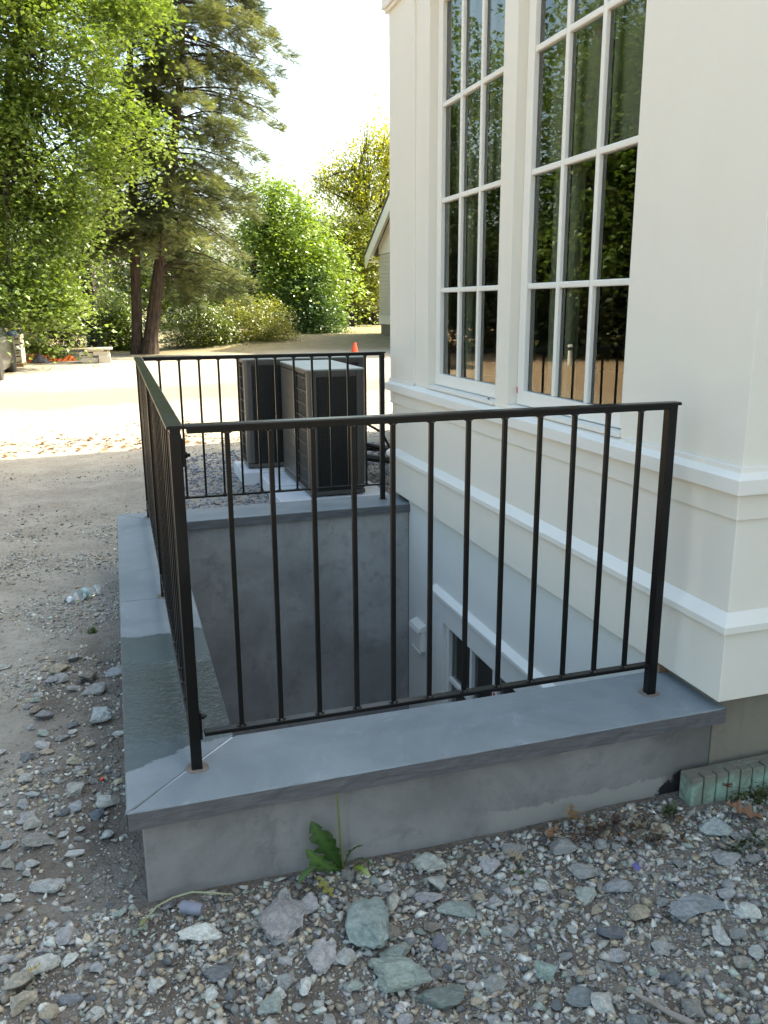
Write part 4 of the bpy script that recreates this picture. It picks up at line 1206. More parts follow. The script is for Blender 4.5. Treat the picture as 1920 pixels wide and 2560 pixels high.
# ivy clad dead trunk
t = empty('ivy_trunk', (-0.5, 31, -0.3), 'short dark dead trunk covered in ivy behind the yard', 'tree', 'trees behind the yard')
s = MB(); pth = [(-0.46,31,-0.4), (-0.50,31,0.6), (-0.60,31,1.8), (-0.66,31,3.0)]
s.tube(pth, [0.40, 0.33, 0.27, 0.18], 10); P0(s.build('trunk', M['bark'], None, 0, True), t)
n = 2600; zz = RNG.uniform(-0.3, 3.15, n); a = RNG.uniform(0, 6.283, n); rr = 0.30-0.045*(zz+0.3)+RNG.uniform(0, 0.10, n)
P = np.stack([-0.48-0.06*zz+rr*np.cos(a), 31+rr*np.sin(a), zz], 1)
P0(link('ivy', leaf_mesh('ivy', P, RNG.uniform(0.05, 0.10, n), 0.1, M['leaf'], np.array([(0.016,0.024,0.012)])*RNG.uniform(0.6, 1.4, (n, 1)), T_LEAF, 0.8)), t)

# trees on the right hand side of the clearing
Y = 36
gl_ = [lobe(695,470,Y,38,38), lobe(650,480,Y,40,60), lobe(755,510,Y,38,40), lobe(800,590,Y,38,40), lobe(850,690,Y,45,50), lobe(735,700,Y,80,80), lobe(655,590,Y,45,60), lobe(830,640,Y,45,55), lobe(700,560,Y,75,100), lobe(665,650,Y,70,130), lobe(745,620,Y,85,110), lobe(640,520,Y,50,70), lobe(800,690,Y,60,90)]
broad_tree('broadleaf_tree', (7.3, 36, -0.3), [(6.0,36,-0.5), (6.05,36,2), (6.2,36,3.2), (6.8,36,4.5), (7.2,36,6)], 0.20, gl_, 430, 60, 0.55, 0.19, (0.13,0.22,0.035), (0.28,0.38,0.065), 'broad fresh green tree right of the hemlocks', group='trees behind the yard', limbs=12, hollow=0.35)
Y = 35
tl = [lobe(780,800,Y,75,60), lobe(745,760,Y,55,90), lobe(820,810,Y,42,45), lobe(790,720,Y,45,60)]
broad_tree('shrub_tree', (8.6, 35, -0.2), [(8.5,35,-0.4), (8.5,35,1.2), (8.6,35,2.4)], 0.07, tl, 240, 60, 0.34, 0.15, (0.060,0.125,0.040), (0.12,0.205,0.065), 'dense blue green shrubby tree at the right of the clearing', group='trees behind the yard', limbs=8)
Y = 46
wl = [lobe(930,340,Y,45,45), lobe(880,400,Y,50,45), lobe(960,370,Y,50,60), lobe(850,450,Y,70,55), lobe(970,430,Y,60,100), lobe(900,480,Y,90,60), lobe(800,440,Y,35,35), lobe(1040,380,Y,70,90)]
broad_tree('willow_tree', (14.6, 46, -0.3), [(14.9,46,-0.5), (14.8,46,3), (14.5,46,5), (13.9,46,7), (13.6,46,9)], 0.26, wl, 420, 30, 0.42, 0.19, (0.27,0.31,0.035), (0.45,0.44,0.065), 'airy yellow green tree above the far gabled building', group='trees behind the yard', limbs=26, droop=2.0, up=0.2, flat=1.3, hollow=0.15, mat='thinleaf')
Y = 44
ol = [lobe(880,640,Y,90,80), lobe(840,590,Y,70,55), lobe(920,580,Y,60,60), lobe(930,700,Y,50,60), lobe(780,600,Y,60,60)]
broad_tree('olive_green_tree', (12.2, 44, -0.3), [(12.9,44,-0.5), (12.8,44,1.6), (12.3,44,3), (11.6,44,4.2)], 0.20, ol, 520, 60, 0.5, 0.18, (0.12,0.155,0.022), (0.23,0.25,0.04), 'olive green tree with dark arching limbs left of the far building', group='trees behind the yard', limbs=14)
Y = 31
def shrub(name, base, lobes, ncl, ls, c1, c2, label, grp='shrubs along the edge of the yard', per=55, cs=0.26, limbs=8, **kw):
    return broad_tree(name, base, [(base[0], base[1], -0.4), (base[0], base[1]+.05, 0.4), (base[0]+.1, base[1], 0.9)], 0.04, lobes, ncl, per, cs, ls, c1, c2, label, 'shrub', grp, limbs=limbs, **kw)
shrub('yellow_shrub', (5.4, 31, -0.2), [lobe(640,790,Y,85,55), lobe(590,820,Y,60,45), lobe(690,830,Y,50,32), lobe(600,770,Y,50,40)], 190, 0.11, (0.17,0.20,0.03), (0.29,0.29,0.055), 'feathery yellow green shrub below the hemlock on the right')
Y = 30
shrub('green_shrub', (3.4, 30, -0.25), [lobe(510,810,Y,70,55), lobe(450,815,Y,55,50), lobe(560,840,Y,40,30)], 170, 0.11, (0.075,0.115,0.018), (0.155,0.19,0.03), 'mid green shrub right behind the leaning hemlock trunk')
Y = 30
shrub('green_shrub', (0.35, 30.5, -0.25), [lobe(295,820,Y,45,55), lobe(285,770,Y,45,60), lobe(320,840,Y,35,35)], 140, 0.12, (0.065,0.115,0.018), (0.15,0.205,0.03), 'bright leafy shrub between the ivy trunk and the hemlock')
Y = 33
shrub('green_shrub', (-1.6, 33, -0.25), [lobe(160,790,Y,70,75), lobe(110,770,Y,60,90), lobe(210,720,Y,60,90), lobe(60,800,Y,60,60)], 260, 0.12, (0.040,0.058,0.016), (0.090,0.098,0.032), 'dull dark green thicket left of the ivy trunk', cs=0.35)
Y = 24.5
shrub('weed_clump', (-1.9, 24.5, -0.3), [lobe(85,858,Y,34,20), lobe(130,885,Y,34,16), lobe(60,845,Y,20,16), lobe(165,893,Y,18,10)], 110, 0.10, (0.15,0.21,0.035), (0.25,0.31,0.07), 'light green weeds growing beside the block pallet', per=40, cs=0.14, limbs=3)
# far woodland behind everything, one mass
lb = []
for i in range(46):
    x = -48+i*1.75+random.uniform(-0.8, 0.8); y = 52+random.uniform(-4, 9)
    hgt = random.uniform(4.2, 6.2) if x > 6 else random.uniform(6.0, 9.0)
    lb.append((x, y, hgt*0.50, 2.6, 2.2, hgt*0.54))
P, cid = crown_pts(lb, 5200, 34, 0.8, 0.6, 0.35)
P = P[(P[:, 2] > -0.4)]; cid = cid[:len(P)]
tag(link('woodland', leaf_mesh('woodland', P, RNG.uniform(0.22, 0.44, len(P)), 0.4, M['leaf'], tints(cid, (0.040,0.070,0.015), (0.13,0.18,0.03)), T_LEAF, 0.6)), 'mass of green woodland far behind the yard', 'woodland', kind='stuff')
# trees off to the left that the windows mirror
tl_ = [(0,0,4.2,2.6,2.4,2.2), (1.4,0.6,6.4,2.0,2.0,2.0), (-1.3,-0.5,6.6,2.1,2.0,2.1), (0,0,8.8,2.0,2.0,1.8), (0.3,-1.2,3.0,2.2,1.6,1.2)]
src = broad_tree('maple_tree', (0, 0, -0.3), [(0,0,-0.5), (0.05,0,1.5), (0.1,0,4), (0.1,0.1,7), (0,0,9)], 0.22, tl_, 330, 64, 0.42, 0.17, (0.055,0.110,0.016), (0.150,0.220,0.03), 'leafy green maple standing left of the yard, out beyond the car', 'tree', 'maples left of the yard', tmpl=T_MAPLE)
spots = [(-9.5,20,0.2,1.0), (-14.5,17,1.4,1.1), (-13,23.5,2.2,1.15), (-18.5,21,3.1,1.2), (-20,14,4.0,1.1), (-17.5,27,5.0,1.25), (-24,18,0.9,1.3), (-22.5,8.5,2.7,1.15), (-8.5,29,3.9,1.1)]
for i, (x, y, a, sc) in enumerate(spots):
    o = src
    if i:
        o = src.copy(); COL.objects.link(o)
        for ch in list(src.children):
            c = ch.copy(); COL.objects.link(c); c.parent = o
    o.location = (x, y, gz(x, y)); o.rotation_euler.z = a; o.scale = (sc, sc, sc)

hsrc = broad_tree('shrub_tree', (0, 0, -0.3), [(0,0,-0.4), (0,0,1.0), (0.1,0,2.0)], 0.06, [(0,0,0.9,1.5,1.3,1.2), (0.9,0.2,1.7,1.1,1.0,1.0), (-0.9,0,1.9,1.1,1.0,1.1)], 120, 60, 0.36, 0.14, (0.035,0.055,0.016), (0.075,0.095,0.03), 'dark green shrub in the thicket left of the yard', 'shrub', 'thicket left of the yard', limbs=6)
k_ = 0
for (xa, ya), (xb, yb) in (((-8.6, 22.5), (-14.5, 13.5)), ((-14.5, 13.5), (-17, 5)), ((-8.0, 25.5), (-16, 18))):
    for i in range(8):
        o = hsrc
        if k_:
            o = hsrc.copy(); COL.objects.link(o)
            for ch in list(hsrc.children):
                c = ch.copy(); COL.objects.link(c); c.parent = o
        k_ += 1
        t_ = i/7.5; x, y = xa+(xb-xa)*t_+random.uniform(-0.4, 0.4), ya+(yb-ya)*t_+random.uniform(-0.4, 0.4)
        o.location = (x, y, gz(x, y)); o.rotation_euler.z = random.uniform(0, 6.28); q = random.uniform(1.0, 1.5); o.scale = (q, q, q)

# ------------------------------------------------------------------ far building with a gable
fb = empty('outbuilding', (12.5, 29, -0.3), 'far cream gabled building with clapboard siding seen past the house corner', 'building')
FXW, FYE, FYS = 11.0, 33.1, 23.5
apy, apz = (FYE+FYS)/2, 6.55
def fbx(nm, mat, *b): return wbox(nm, fb, mat, *b)
fbx('foundation', M['found'], FXW+0.06, 19, FYS+0.06, FYE-0.06, -0.6, 0.42)
fbx('wall', M['siding'], FXW+0.04, 19, FYS+0.04, FYE-0.04, 0.42, 3.25)
z = 0.80
k = 0
while z < 3.2:
    s = MB(); s.prism([(FXW+0.042, z), (FXW+0.042, z+0.15), (FXW+0.016, z+0.15), (FXW-0.002, z)], 'y', FYS, FYE)
    P0(s.build('clapboard', M['siding']), fb); z += 0.152
fbx('skirt_board', M['paint'], FXW-0.02, FXW+0.039, FYS-0.01, FYE+0.01, 0.42, 0.74)
fbx('drip_cap', M['white'], FXW-0.045, FXW+0.039, FYS-0.02, FYE+0.02, 0.7405, 0.78)
s = MB(); s.prism([(FYS, 3.26), (FYE, 3.26), (FYE, 3.60), (apy, apz-0.06), (FYS, 3.60)], 'x', FXW-0.01, 19); P0(s.build('gable', M['paint']), fb)
sl_ = 0.608
for sgn in (1, -1):
    e_ = apy+sgn*(FYE-apy+0.90); ze = apz+0.15-(abs(e_-apy))*sl_
    pts = [(apy, apz+0.15), (e_, ze), (e_, ze+0.16), (apy, apz+0.31)]
    s = MB(); s.prism(pts, 'x', FXW-0.36, 20); P0(s.build('roof', M['shingle']), fb)
    pts = [(apy, apz-0.45), (e_, ze-0.50), (e_, ze-0.002), (apy, apz+0.148)]
    s = MB(); s.prism(pts, 'x', FXW-0.35, FXW-0.31); P0(s.build('rake_board', M['paint']), fb)
    s = MB(); s.prism([(apy, apz+0.05), (e_, ze-0.10), (e_, ze-0.004), (apy, apz+0.146)], 'x', FXW-0.308, FXW-0.012); P0(s.build('soffit', M['white']), fb)
    ye = FYE if sgn > 0 else FYS
    a_, b_ = sorted((ye+sgn*0.002, e_-sgn*0.02))
    fbx('eave_soffit', M['white'], FXW-0.305, 19, a_, b_, 2.98, 3.01)

# ------------------------------------------------------------------ parked car
car = empty('parked_car', (-3.17, 19.2, -0.36), 'dark grey parked car seen from behind at the left edge', 'car')
def cpart(s, nm, mat, bevel=0.0, smooth=True, parent=None):
    o = s.build(nm, M[mat], parent or car, bevel, smooth)
    return o
def section(y, hw_, z0_, zs, zt, tw):
    """half section of the shell at station y: sill, belt, roof"""
    return [(-hw_*0.94, y, z0_), (-hw_, y, z0_+0.25), (-hw_*0.985, y, zs), (-tw, y, zt-0.05), (-tw*0.86, y, zt), (tw*0.86, y, zt), (tw, y, zt-0.05), (hw_*0.985, y, zs), (hw_, y, z0_+0.25), (hw_*0.94, y, z0_)]
st = [(-2.16, 0.78, 0.36, 0.80, 0.86, 0.70), (-2.10, 0.84, 0.27, 0.86, 0.98, 0.66), (-1.85, 0.89, 0.24, 0.92, 1.22, 0.62), (-1.35, 0.905, 0.22, 0.93, 1.42, 0.60), (-0.3, 0.905, 0.20, 0.92, 1.47, 0.61), (0.45, 0.905, 0.20, 0.91, 1.40, 0.60), (1.05, 0.90, 0.22, 0.90, 0.98, 0.70), (1.7, 0.88, 0.24, 0.82, 0.90, 0.70), (2.1, 0.80, 0.30, 0.70, 0.76, 0.62)]
s = MB()
for q in st: s.v += section(*q)
for i in range(len(st)-1):
    for j in range(9): s.f.append((i*10+j, i*10+j+1, i*10+11+j, i*10+10+j))
    s.f.append((i*10+9, i*10, i*10+10, i*10+19))
s.f.append(tuple(range(10))); s.f.append(tuple(range((len(st)-1)*10, len(st)*10))[::-1])
body = cpart(s, 'body', 'carpaint', 0.015)
for sx in (-1, 1):
    s = MB(); s.v = [(sx*0.898, -1.45, 0.97), (sx*0.898, 0.85, 0.955), (sx*0.640, 0.42, 1.33), (sx*0.638, -1.30, 1.35)]; s.f = [(0,1,2,3)]
    cpart(s, 'side_window', 'carglass', 0, False)
    s = MB(); s.box(sx*0.62-0.14, sx*0.62+0.14, -2.175, -2.06, 0.70, 0.84); cpart(s, 'tail_light', 'tail', 0.02)
    mr = MB(); mr.box(sx*1.0-0.10, sx*1.0+0.10, 0.48, 0.62, 0.90, 1.04); cpart(mr, 'wing_mirror', 'mirrorblue', 0.035)
    for wy in (-1.35, 1.32):
        s = MB(); s.lathe([(0.20, -0.11), (0.29, -0.11), (0.325, -0.08), (0.33, 0.0), (0.325, 0.08), (0.29, 0.11), (0.20, 0.11)], (sx*0.80, wy, 0.33), (1, 0, 0), 28)
        w_ = cpart(s, 'wheel', 'rubber')
        s = MB(); s.lathe([(0.02, 0.02), (0.19, 0.05), (0.205, 0.08), (0.205, -0.08)], (sx*0.81, wy, 0.33), (sx, 0, 0), 20); cpart(s, 'rim', 'rim', 0, True, w_)
s = MB(); s.v = [(-0.60, -2.00, 1.03), (0.60, -2.00, 1.03), (0.55, -1.62, 1.32), (-0.55, -1.62, 1.32)]; s.f = [(0,1,2,3)]; cpart(s, 'rear_window', 'carglass', 0, False)
s = MB(); s.box(-0.80, 0.80, -2.22, -2.10, 0.34, 0.56); cpart(s, 'bumper', 'carpaint', 0.04)
s = MB(); s.box(-0.26, 0.26, -2.19, -2.168, 0.66, 0.78); cpart(s, 'number_plate', 'plate')

# ------------------------------------------------------------------ pallets, netting, cone
pal = empty('block_pallet', (-2.75, 22.7, -0.34), 'tall stack of pale slotted concrete blocks on a pallet beside the car', 'pallet')
def prt(name, mat, *b, bevel=0.004): return wbox(name, pal, mat, *b, bevel=bevel)
for yy in (22.32, 22.75, 23.12): prt('pallet_board', M['wood'], -3.3, -2.24, yy, yy+0.12, -0.34, -0.23)
zz = -0.228
for r_ in range(6):
    h_ = 0.15 if r_ < 5 else 0.14
    for c_ in range(3):
        x0_ = -3.32+c_*0.355; 
        if r_ == 5 and c_ == 2: continue
        o = prt('block', M['block'], x0_+0.004*random.random(), x0_+0.349, 22.3, 23.25, zz, zz+h_-0.006)
        for q in range(2):
            MB().box(x0_+0.05+q*0.16, x0_+0.15+q*0.16, 22.290, 22.2985, zz+0.02, zz+0.05).build('slot', M['coil'], None).parent = o
            ch = o.children[-1]; ch.matrix_parent_inverse = Matrix.Identity(4)
    zz += h_
st_ = empty('stone_stack', (-0.4, 23.2, -0.3), 'low stack of pale cut stone blocks and slabs in front of the ivy trunk', 'stone stack')
def q_(name, mat, *b): return wbox(name, st_, mat, *b, bevel=0.008)
q_('block', M['block2'], -0.80, -0.36, 22.95, 23.7, -0.30, -0.16); q_('block', M['block2'], -0.355, -0.04, 22.9, 23.7, -0.31, -0.10)
q_('block', M['block2'], -0.86, -0.50, 23.0, 23.65, -0.159, -0.03); q_('block', M['block2'], -0.495, -0.05, 22.95, 23.68, -0.099, 0.0)
q_('slab', M['block2'], -0.72, -0.20, 22.95, 23.7, 0.003, 0.045); q_('slab', M['block2'], -0.66, 0.03, 22.85, 23.7, 0.048, 0.092)
for k_ in range(3): wbox('slot', st_, M['coil'], -0.80+k_*0.09, -0.74+k_*0.09, 22.985, 22.9995, -0.115, -0.085)
# crumpled orange safety netting
V, Fq = [], []; nx_, ny_ = 46, 16
for j in range(ny_):
    for i in range(nx_):
        u, v = i/(nx_-1), j/(ny_-1)
        x = -2.5+1.5*u; y = 24.0+0.5*v
        z = -0.32+0.36*(0.55+0.9*mnoise.noise(Vector((u*5, v*3, 2))))*math.sin(math.pi*min(1, v*1.4))*(1-0.55*u)
        V.append((x, y, max(-0.33, z)))
for j in range(ny_-1):
    for i in range(nx_-1):
        if (i+j*3) % 4 != 1: Fq.append((j*nx_+i, j*nx_+i+1, (j+1)*nx_+i+1, (j+1)*nx_+i))
tag(link('safety_netting', fast_mesh('safety_netting', V, Fq, M['net'])), 'crumpled orange safety netting heaped beside the block pallet', 'netting')
V, Fq = [], []
for j in range(12):
    for i in range(16):
        u, v = i/15, j/11
        V.append((-2.2+0.62*u, 23.45+0.5*v, -0.33+0.26*math.exp(-((u-0.42)*3.2)**2-((v-0.5)*2.4)**2)*(1+0.5*mnoise.noise(Vector((u*8, v*6, 1))))))
for j in range(11):
    for i in range(15): Fq.append((j*16+i, j*16+i+1, (j+1)*16+i+1, (j+1)*16+i))
tag(link('tarp', fast_mesh('tarp', V, Fq, M['tarp'], True)), 'crumpled black tarp lying in front of the orange netting', 'tarp')
cn = empty('traffic_cone', (6.95, 22.6, -0.3), 'orange traffic cone beyond the air conditioners', 'cone')
s = MB(); s.lathe([(0.14, 0.03), (0.045, 0.42), (0.040, 0.43)], (0, 0, 0), (0, 0, 1), 18); s.build('body', M['cone'], cn, 0, True)
MB().box(-0.17, 0.17, -0.17, 0.17, 0.0, 0.032).build('base', M['cone'], cn, 0.01)
# short white pipe standing in the dirt left of the yard (seen mirrored in the window)
s = MB(); s.lathe([(0.055, -0.2), (0.055, 0.42), (0.068, 0.42), (0.068, 0.50), (0.03, 0.52)], (-7.5, 17.3, -0.3), (0, 0, 1), 14)
tag(s.build('vent_pipe', M['pvcpipe'], None, 0, True), 'short white capped pipe standing in dirt left of the yard', 'pipe')

# ------------------------------------------------------------------ litter and plants near the camera
p0, p1 = Vector((-0.272, 2.551, -0.272)), Vector((-0.128, 2.700, -0.268))
d = (p1-p0).normalized(); L = (p1-p0).length
z_ = gz(p0.x, p0.y)
bt = empty('water_bottle', ((p0.x+p1.x)/2, (p0.y+p1.y)/2, z_), 'crushed clear plastic water bottle lying on the dirt left of the coping', 'bottle')
bt.rotation_euler = (0, 0, math.atan2(d.y, d.x))
s = MB(); s.lathe([(0.013, -0.088), (0.0135, -0.078), (0.022, -0.066), (0.031, -0.048), (0.0325, -0.02), (0.030, -0.012), (0.030, 0.012), (0.0325, 0.02), (0.031, 0.04), (0.0325, 0.06), (0.031, 0.085), (0.033, 0.098), (0.026, 0.106)], (0, 0, 0.033), (1, 0, 0), 20)
for i, v in enumerate(s.v):
    x, y, z = v
    if x > 0.02: s.v[i] = (x, y, z-0.006*max(0, z-0.04)/0.02+0.004*mnoise.noise(Vector((x*60, y*60, z*60))))
s.build('bottle_body', M['pet'], bt, 0, True)
s = MB(); s.lathe([(0.0312, -0.011), (0.0312, 0.011)], (0, 0, 0.033), (1, 0, 0), 20); s.f = [f for f in s.f if len(f) == 4]; s.build('bottle_label', M['label'], bt, 0, True)
s = MB(); s.lathe([(0.0145, -0.104), (0.0155, -0.102), (0.0155, -0.087), (0.0135, -0.0865)], (0, 0, 0.033), (1, 0, 0), 18); s.build('bottle_cap', M['petcap'], bt, 0, True)
# lilac pipe plug
a = onz(455, 2268, -0.285); b = onz(506, 2276, -0.285); dv = (b-a); Lp = dv.length
s = MB(); s.lathe([(0.0155, 0), (0.0165, 0.002), (0.0165, Lp-0.008), (0.0150, Lp-0.006), (0.0140, Lp)], (a.x, a.y, gz(a.x, a.y)+0.0175), (dv.x, dv.y, 0.0), 20)
tag(s.build('pipe_plug', M['pvc'], None, 0, True), 'lilac grey plastic pipe plug lying at the wall corner', 'pipe plug')
# picked dandelion stalk by the corner
pts = [onz(365, 2298, -0.292), onz(392, 2266, -0.285), onz(432, 2244, -0.272), onz(480, 2230, -0.268), onz(530, 2232, -0.272), onz(580, 2236, -0.285)]
for q in pts: q.z = max(q.z, gz(q.x, q.y)+0.008)
stk = empty('wilted_dandelion', pts[0], 'picked dandelion stalk with closed head lying across the wall corner', 'flower')
s = MB(); s.tube(pts, 0.0026, 7); P0(s.build('stalk', M['stemdead'], None, 0, True), stk)
hd = (pts[0]-pts[1]).normalized()
s = MB(); s.lathe([(0.003, 0), (0.008, 0.004), (0.009, 0.012), (0.006, 0.02), (0.003, 0.026)], pts[0], hd, 10); P0(s.build('head', M['stem'], None, 0, True), stk)
# dandelion rosette growing at the wall foot
dn = empty('dandelion', (0.56, 0.018, -0.305), 'dandelion weed with tall bare stalk growing at the foot of the concrete wall', 'plant')
def dleaf(base, tip, width, lift, nm='leaf', c=(0.055, 0.105, 0.025), teeth=5, nside=None, twist=0.0):
    base, tip = Vector(base), Vector(tip); ax = (tip-base); L = ax.length; ax.normalize()
    side = Vector(nside) if nside else ax.cross(Vector((0, 0, 1)))
    side = (side-ax*side.dot(ax)).normalized(); nr = side.cross(ax)
    if nr.dot(Vector((0, -0.5, 0.85))) < 0: side = -side; nr = -nr
    n = 28; V, Fc, C = [], [], []
    for i in range(n+1):
        t = i/n
        env = (0.18+0.82*min(1, t/0.55)) if t < 0.6 else (1-((t-0.6)/0.4)**2*0.97)
        saw = (t*teeth) % 1.0
        w = width*0.72*env*(0.34+0.66*saw if t < 0.85 else 0.9)
        if t < 0.08: w = width*0.12
        arch = lift*math.sin(math.pi*t)
        c0 = base+ax*(L*t)+nr*arch
        j = 0.12*w*math.sin(i*2.1)
        V += [tuple(c0+side*w*math.cos(twist)+nr*(0.25*w+j)), tuple(c0), tuple(c0-side*w+nr*(0.25*w-j))]
        k = 0.85+0.3*random.random()
        C += [[q*k for q in c], [min(1, q*2.1) for q in c], [q*k for q in c]]
    for i in range(n): Fc += [(3*i, 3*i+1, 3*i+4, 3*i+3), (3*i+1, 3*i+2, 3*i+5, 3*i+4)]
    me = fast_mesh(nm, V, Fc, M['weedleaf'], True, np.array(C)); P0(link(nm, me), dn)
B = (0.558, 0.012, -0.300)
dleaf(B, (0.474, 0.012, -0.128), 0.054, 0.010, nside=(1, -0.25, 0.5), c=(0.040, 0.080, 0.018))
dleaf(B, (0.448, -0.030, -0.180), 0.042, 0.020, nside=(0.6, -0.3, 0.8), c=(0.065, 0.125, 0.03))
dleaf((0.548, -0.002, -0.278), (0.416, -0.058, -0.264), 0.040, 0.024, nside=(0.1, -1, 0.45), c=(0.075, 0.145, 0.042))
dleaf(B, (0.520, 0.018, -0.170), 0.026, 0.008, nside=(1, -0.2, 0), c=(0.045, 0.088, 0.02))
dleaf((0.565, 0.008, -0.285), (0.618, -0.004, -0.225), 0.034, 0.012, nside=(0.5, -0.3, 0.8), c=(0.065, 0.125, 0.038))
dleaf((0.570, 0.0, -0.280), (0.632, -0.040, -0.268), 0.026, 0.016, nside=(0.4, -1, 0.5), c=(0.060, 0.110, 0.025))
dleaf((0.58, -0.02, -0.275), (0.612, -0.085, -0.266), 0.022, 0.014, nside=(1, 0.2, 0.3), c=(0.13, 0.17, 0.025))
s = MB(); s.tube([(0.560, 0.010, -0.30), (0.553, 0.006, -0.2), (0.549, 0.004, -0.12), (0.546, 0.002, -0.052)], [0.0034, 0.0032, 0.003, 0.0028], 8); P0(s.build('stalk', M['stem'], None, 0, True), dn)

# dead leaves
def oak_leaf(px, py, L, c, label, rot, curl=0.25, z=0.006, group='dead leaves in the gravel'):
    p = onz(px, py, -0.295); n = 22; V, Fc, C = [], [], []
    for i in range(n+1):
        t = i/n; w = 0.30*L*math.sin(math.pi*min(1, t*0.95+0.04))**0.8*(0.62+0.38*math.cos(t*6.283*3.2))
        x = (t-0.5)*L; zc = curl*L*(4*(t-0.5)**2)*0.5
        V += [(x, w, zc+0.25*w+0.006*math.sin(i*1.9)), (x, 0, zc), (x, -w, zc+0.3*w)]
        k = 0.8+0.4*random.random(); C += [[q*k for q in c]]*3
    for i in range(n): Fc += [(3*i, 3*i+1, 3*i+4, 3*i+3), (3*i+1, 3*i+2, 3*i+5, 3*i+4)]
    o = link('dead_leaf', fast_mesh('dead_leaf', V, Fc, M['deadleaf'], True, np.array(C)))
    o.location = (p.x, p.y, gz(p.x, p.y)+z+0.012); o.rotation_euler = (random.uniform(-0.3, 0.3), random.uniform(-0.3, 0.3), rot)
    tag(o, label, 'leaf', group)
oak_leaf(1860, 2045, 0.11, (0.25, 0.14, 0.085), 'big brown oak leaf at the right edge in front of the foam board', -0.6, 0.1, 0.014)
oak_leaf(1290, 2150, 0.062, (0.33, 0.27, 0.18), 'tan dead leaf with holes lying among stones left of the leaf pile', -0.9, 0.2, 0.020)
oak_leaf(1380, 2100, 0.066, (0.30, 0.17, 0.09), 'orange brown leaf leaning out of the leaf pile', 0.6, 0.2, 0.022)
oak_leaf(1430, 2060, 0.075, (0.22, 0.14, 0.07), 'brown leaf upright against the wall at the top of the leaf pile', 1.2, 0.3, 0.03)
oak_leaf(1600, 2082, 0.075, (0.27, 0.22, 0.155), 'pale brown folded leaf beside the cream pebble', 2.2, 0.5, 0.022)
oak_leaf(1640, 2090, 0.06, (0.20, 0.15, 0.10), 'dark folded leaf below the cream pebble', 0.4, 0.5, 0.016)
oak_leaf(1500, 2085, 0.07, (0.075, 0.05, 0.035), 'dark brown wet leaf in the middle of the leaf pile', 0.2, 0.3, 0.012)
oak_leaf(1540, 2070, 0.07, (0.085, 0.06, 0.045), 'dark curled leaf at the right end of the leaf pile', 1.0, 0.4, 0.014)
oak_leaf(1460, 2100, 0.06, (0.11, 0.075, 0.05), 'dark leaf at the front of the leaf pile', -0.4, 0.3, 0.014)
oak_leaf(88, 2448, 0.032, (0.42, 0.30, 0.05), 'small yellow leaf in the lower left corner', 0.3, 0.3, 0.03)
oak_leaf(812, 2232, 0.075, (0.27, 0.26, 0.08), 'yellowing leaf hanging below the dandelion', 1.9, 0.1, 0.012)
oak_leaf(1815, 2000, 0.06, (0.16, 0.07, 0.05), 'red brown leaf leaning on the foam board', 0.9, 0.3, 0.045)
# leaf litter crumbs
n = 130; P = []
while len(P) < n:
    px, py = random.uniform(1360, 1720), random.uniform(2040, 2120); p = onz(px, py, -0.295)
    if not inside(p.x, p.y): P.append((p.x, p.y, gz(p.x, p.y)+random.uniform(0.010, 0.034)))
cc = np.array([(0.11,0.075,0.05), (0.20,0.12,0.07), (0.07,0.052,0.042)])[RNG.integers(0, 3, n)]
tag(link('leaf_litter', leaf_mesh('leaf_litter', np.array(P), RNG.uniform(0.012, 0.034, n), 0.6, M['deadleaf'], cc, T_LEAF)), 'crumbled brown leaf litter at the wall foot', 'leaf litter', kind='stuff')
n = 900; P = np.stack([RNG.uniform(-4.0, 2.0, n), 7.4+np.abs(RNG.normal(0, 0.9, n)), np.zeros(n)], 1)
P = P[[mnoise.noise(Vector((a*0.9, b*1.6, 1))) > -0.05 for a, b, _ in P]]
P[:, 2] = [gz(a, b)+0.012 for a, b, _ in P]
cc = np.array([(0.20,0.11,0.05), (0.14,0.075,0.035), (0.26,0.17,0.08)])[RNG.integers(0, 3, len(P))]
tag(link('fallen_leaves', leaf_mesh('fallen_leaves', P, RNG.uniform(0.04, 0.10, len(P)), 0.7, M['deadleaf'], cc, T_LEAF)), 'brown fallen leaves scattered on the sunlit gravel', 'leaf litter', kind='stuff')
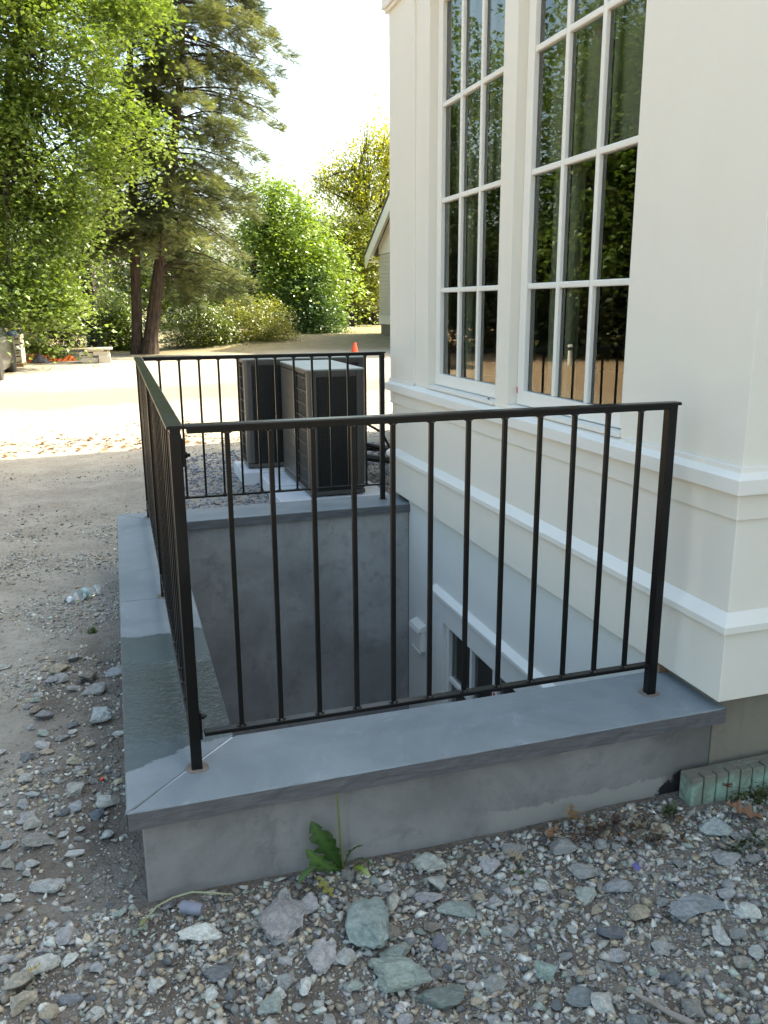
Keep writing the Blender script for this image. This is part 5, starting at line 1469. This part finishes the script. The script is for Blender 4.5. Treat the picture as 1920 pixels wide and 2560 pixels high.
# little weeds on the right and beside the bottle
def weed(px, py, n, hgt, c, label, spread=0.03):
    p = onz(px, py, -0.295); z = gz(p.x, p.y)
    P = np.array([(p.x+random.gauss(0, spread), p.y+random.gauss(0, spread*0.6), z+abs(random.gauss(0.3, 0.3))*hgt) for _ in range(n)])
    o = link('weed', leaf_mesh('weed', P, RNG.uniform(0.010, 0.024, n), 0.35, M['weedleaf'], np.array([c])*RNG.uniform(0.6, 1.3, (n, 1)), T_LEAF))
    tag(o, label, 'weed', 'small weeds in the gravel', 'stuff')
weed(1672, 2035, 120, 0.03, (0.07, 0.09, 0.02), 'small mossy weed at the left end of the foam board', 0.010)
weed(1885, 1998, 260, 0.05, (0.075, 0.095, 0.025), 'green weed patch growing in front of the foam board', 0.035)
weed(1870, 2110, 160, 0.03, (0.06, 0.075, 0.02), 'low green weed on the soil at the right edge', 0.035)
weed(232, 1578, 110, 0.03, (0.12, 0.17, 0.03), 'tiny green seedling beside the coping joint', 0.007)
weed(1300, 2175, 26, 0.02, (0.08, 0.11, 0.03), 'tiny green sprout below the holed dead leaf', 0.008)
# twig, plastic scrap, bits
pa, pb = onz(1580, 2478, -0.285), onz(1735, 2562, -0.285)
s = MB(); limb(s, pa, pb, 0.004, 0.008, 0.05, 7, 10); limb(s, pa.lerp(pb, 0.45), pa.lerp(pb, 0.15)+Vector((0.02, 0.02, 0.008)), 0.004, 0.002, 0.05, 5, 5)
tag(s.build('twig', M['twig'], None, 0, True), 'dry grey twig at the lower right', 'twig')
pq = onz(1592, 2168, -0.285)
V = [(0.03*(i/4-0.5), 0.022*(j/3-0.5), 0.012*mnoise.noise(Vector((i*0.9, j*0.9, 3)))) for j in range(4) for i in range(5)]
o = link('plastic_scrap', fast_mesh('plastic_scrap', V, [(j*5+i, j*5+i+1, j*5+6+i, j*5+5+i) for j in range(3) for i in range(4)], M['blueplastic'], True))
o.location = (pq.x, pq.y, gz(pq.x, pq.y)+0.024); o.rotation_euler = (0.5, 0.1, 0.5); tag(o, 'crumpled blue plastic scrap among grey stones', 'plastic scrap')
pq = onz(250, 1948, -0.29); s = MB(); s.lathe([(0.003, 0), (0.006, 0.006), (0.004, 0.014)], (pq.x, pq.y, gz(pq.x, pq.y)+0.008), (1, 0.3, 0.3), 8)
tag(s.build('orange_scrap', M['cone']), 'tiny orange scrap on the bank near the coping corner', 'scrap')
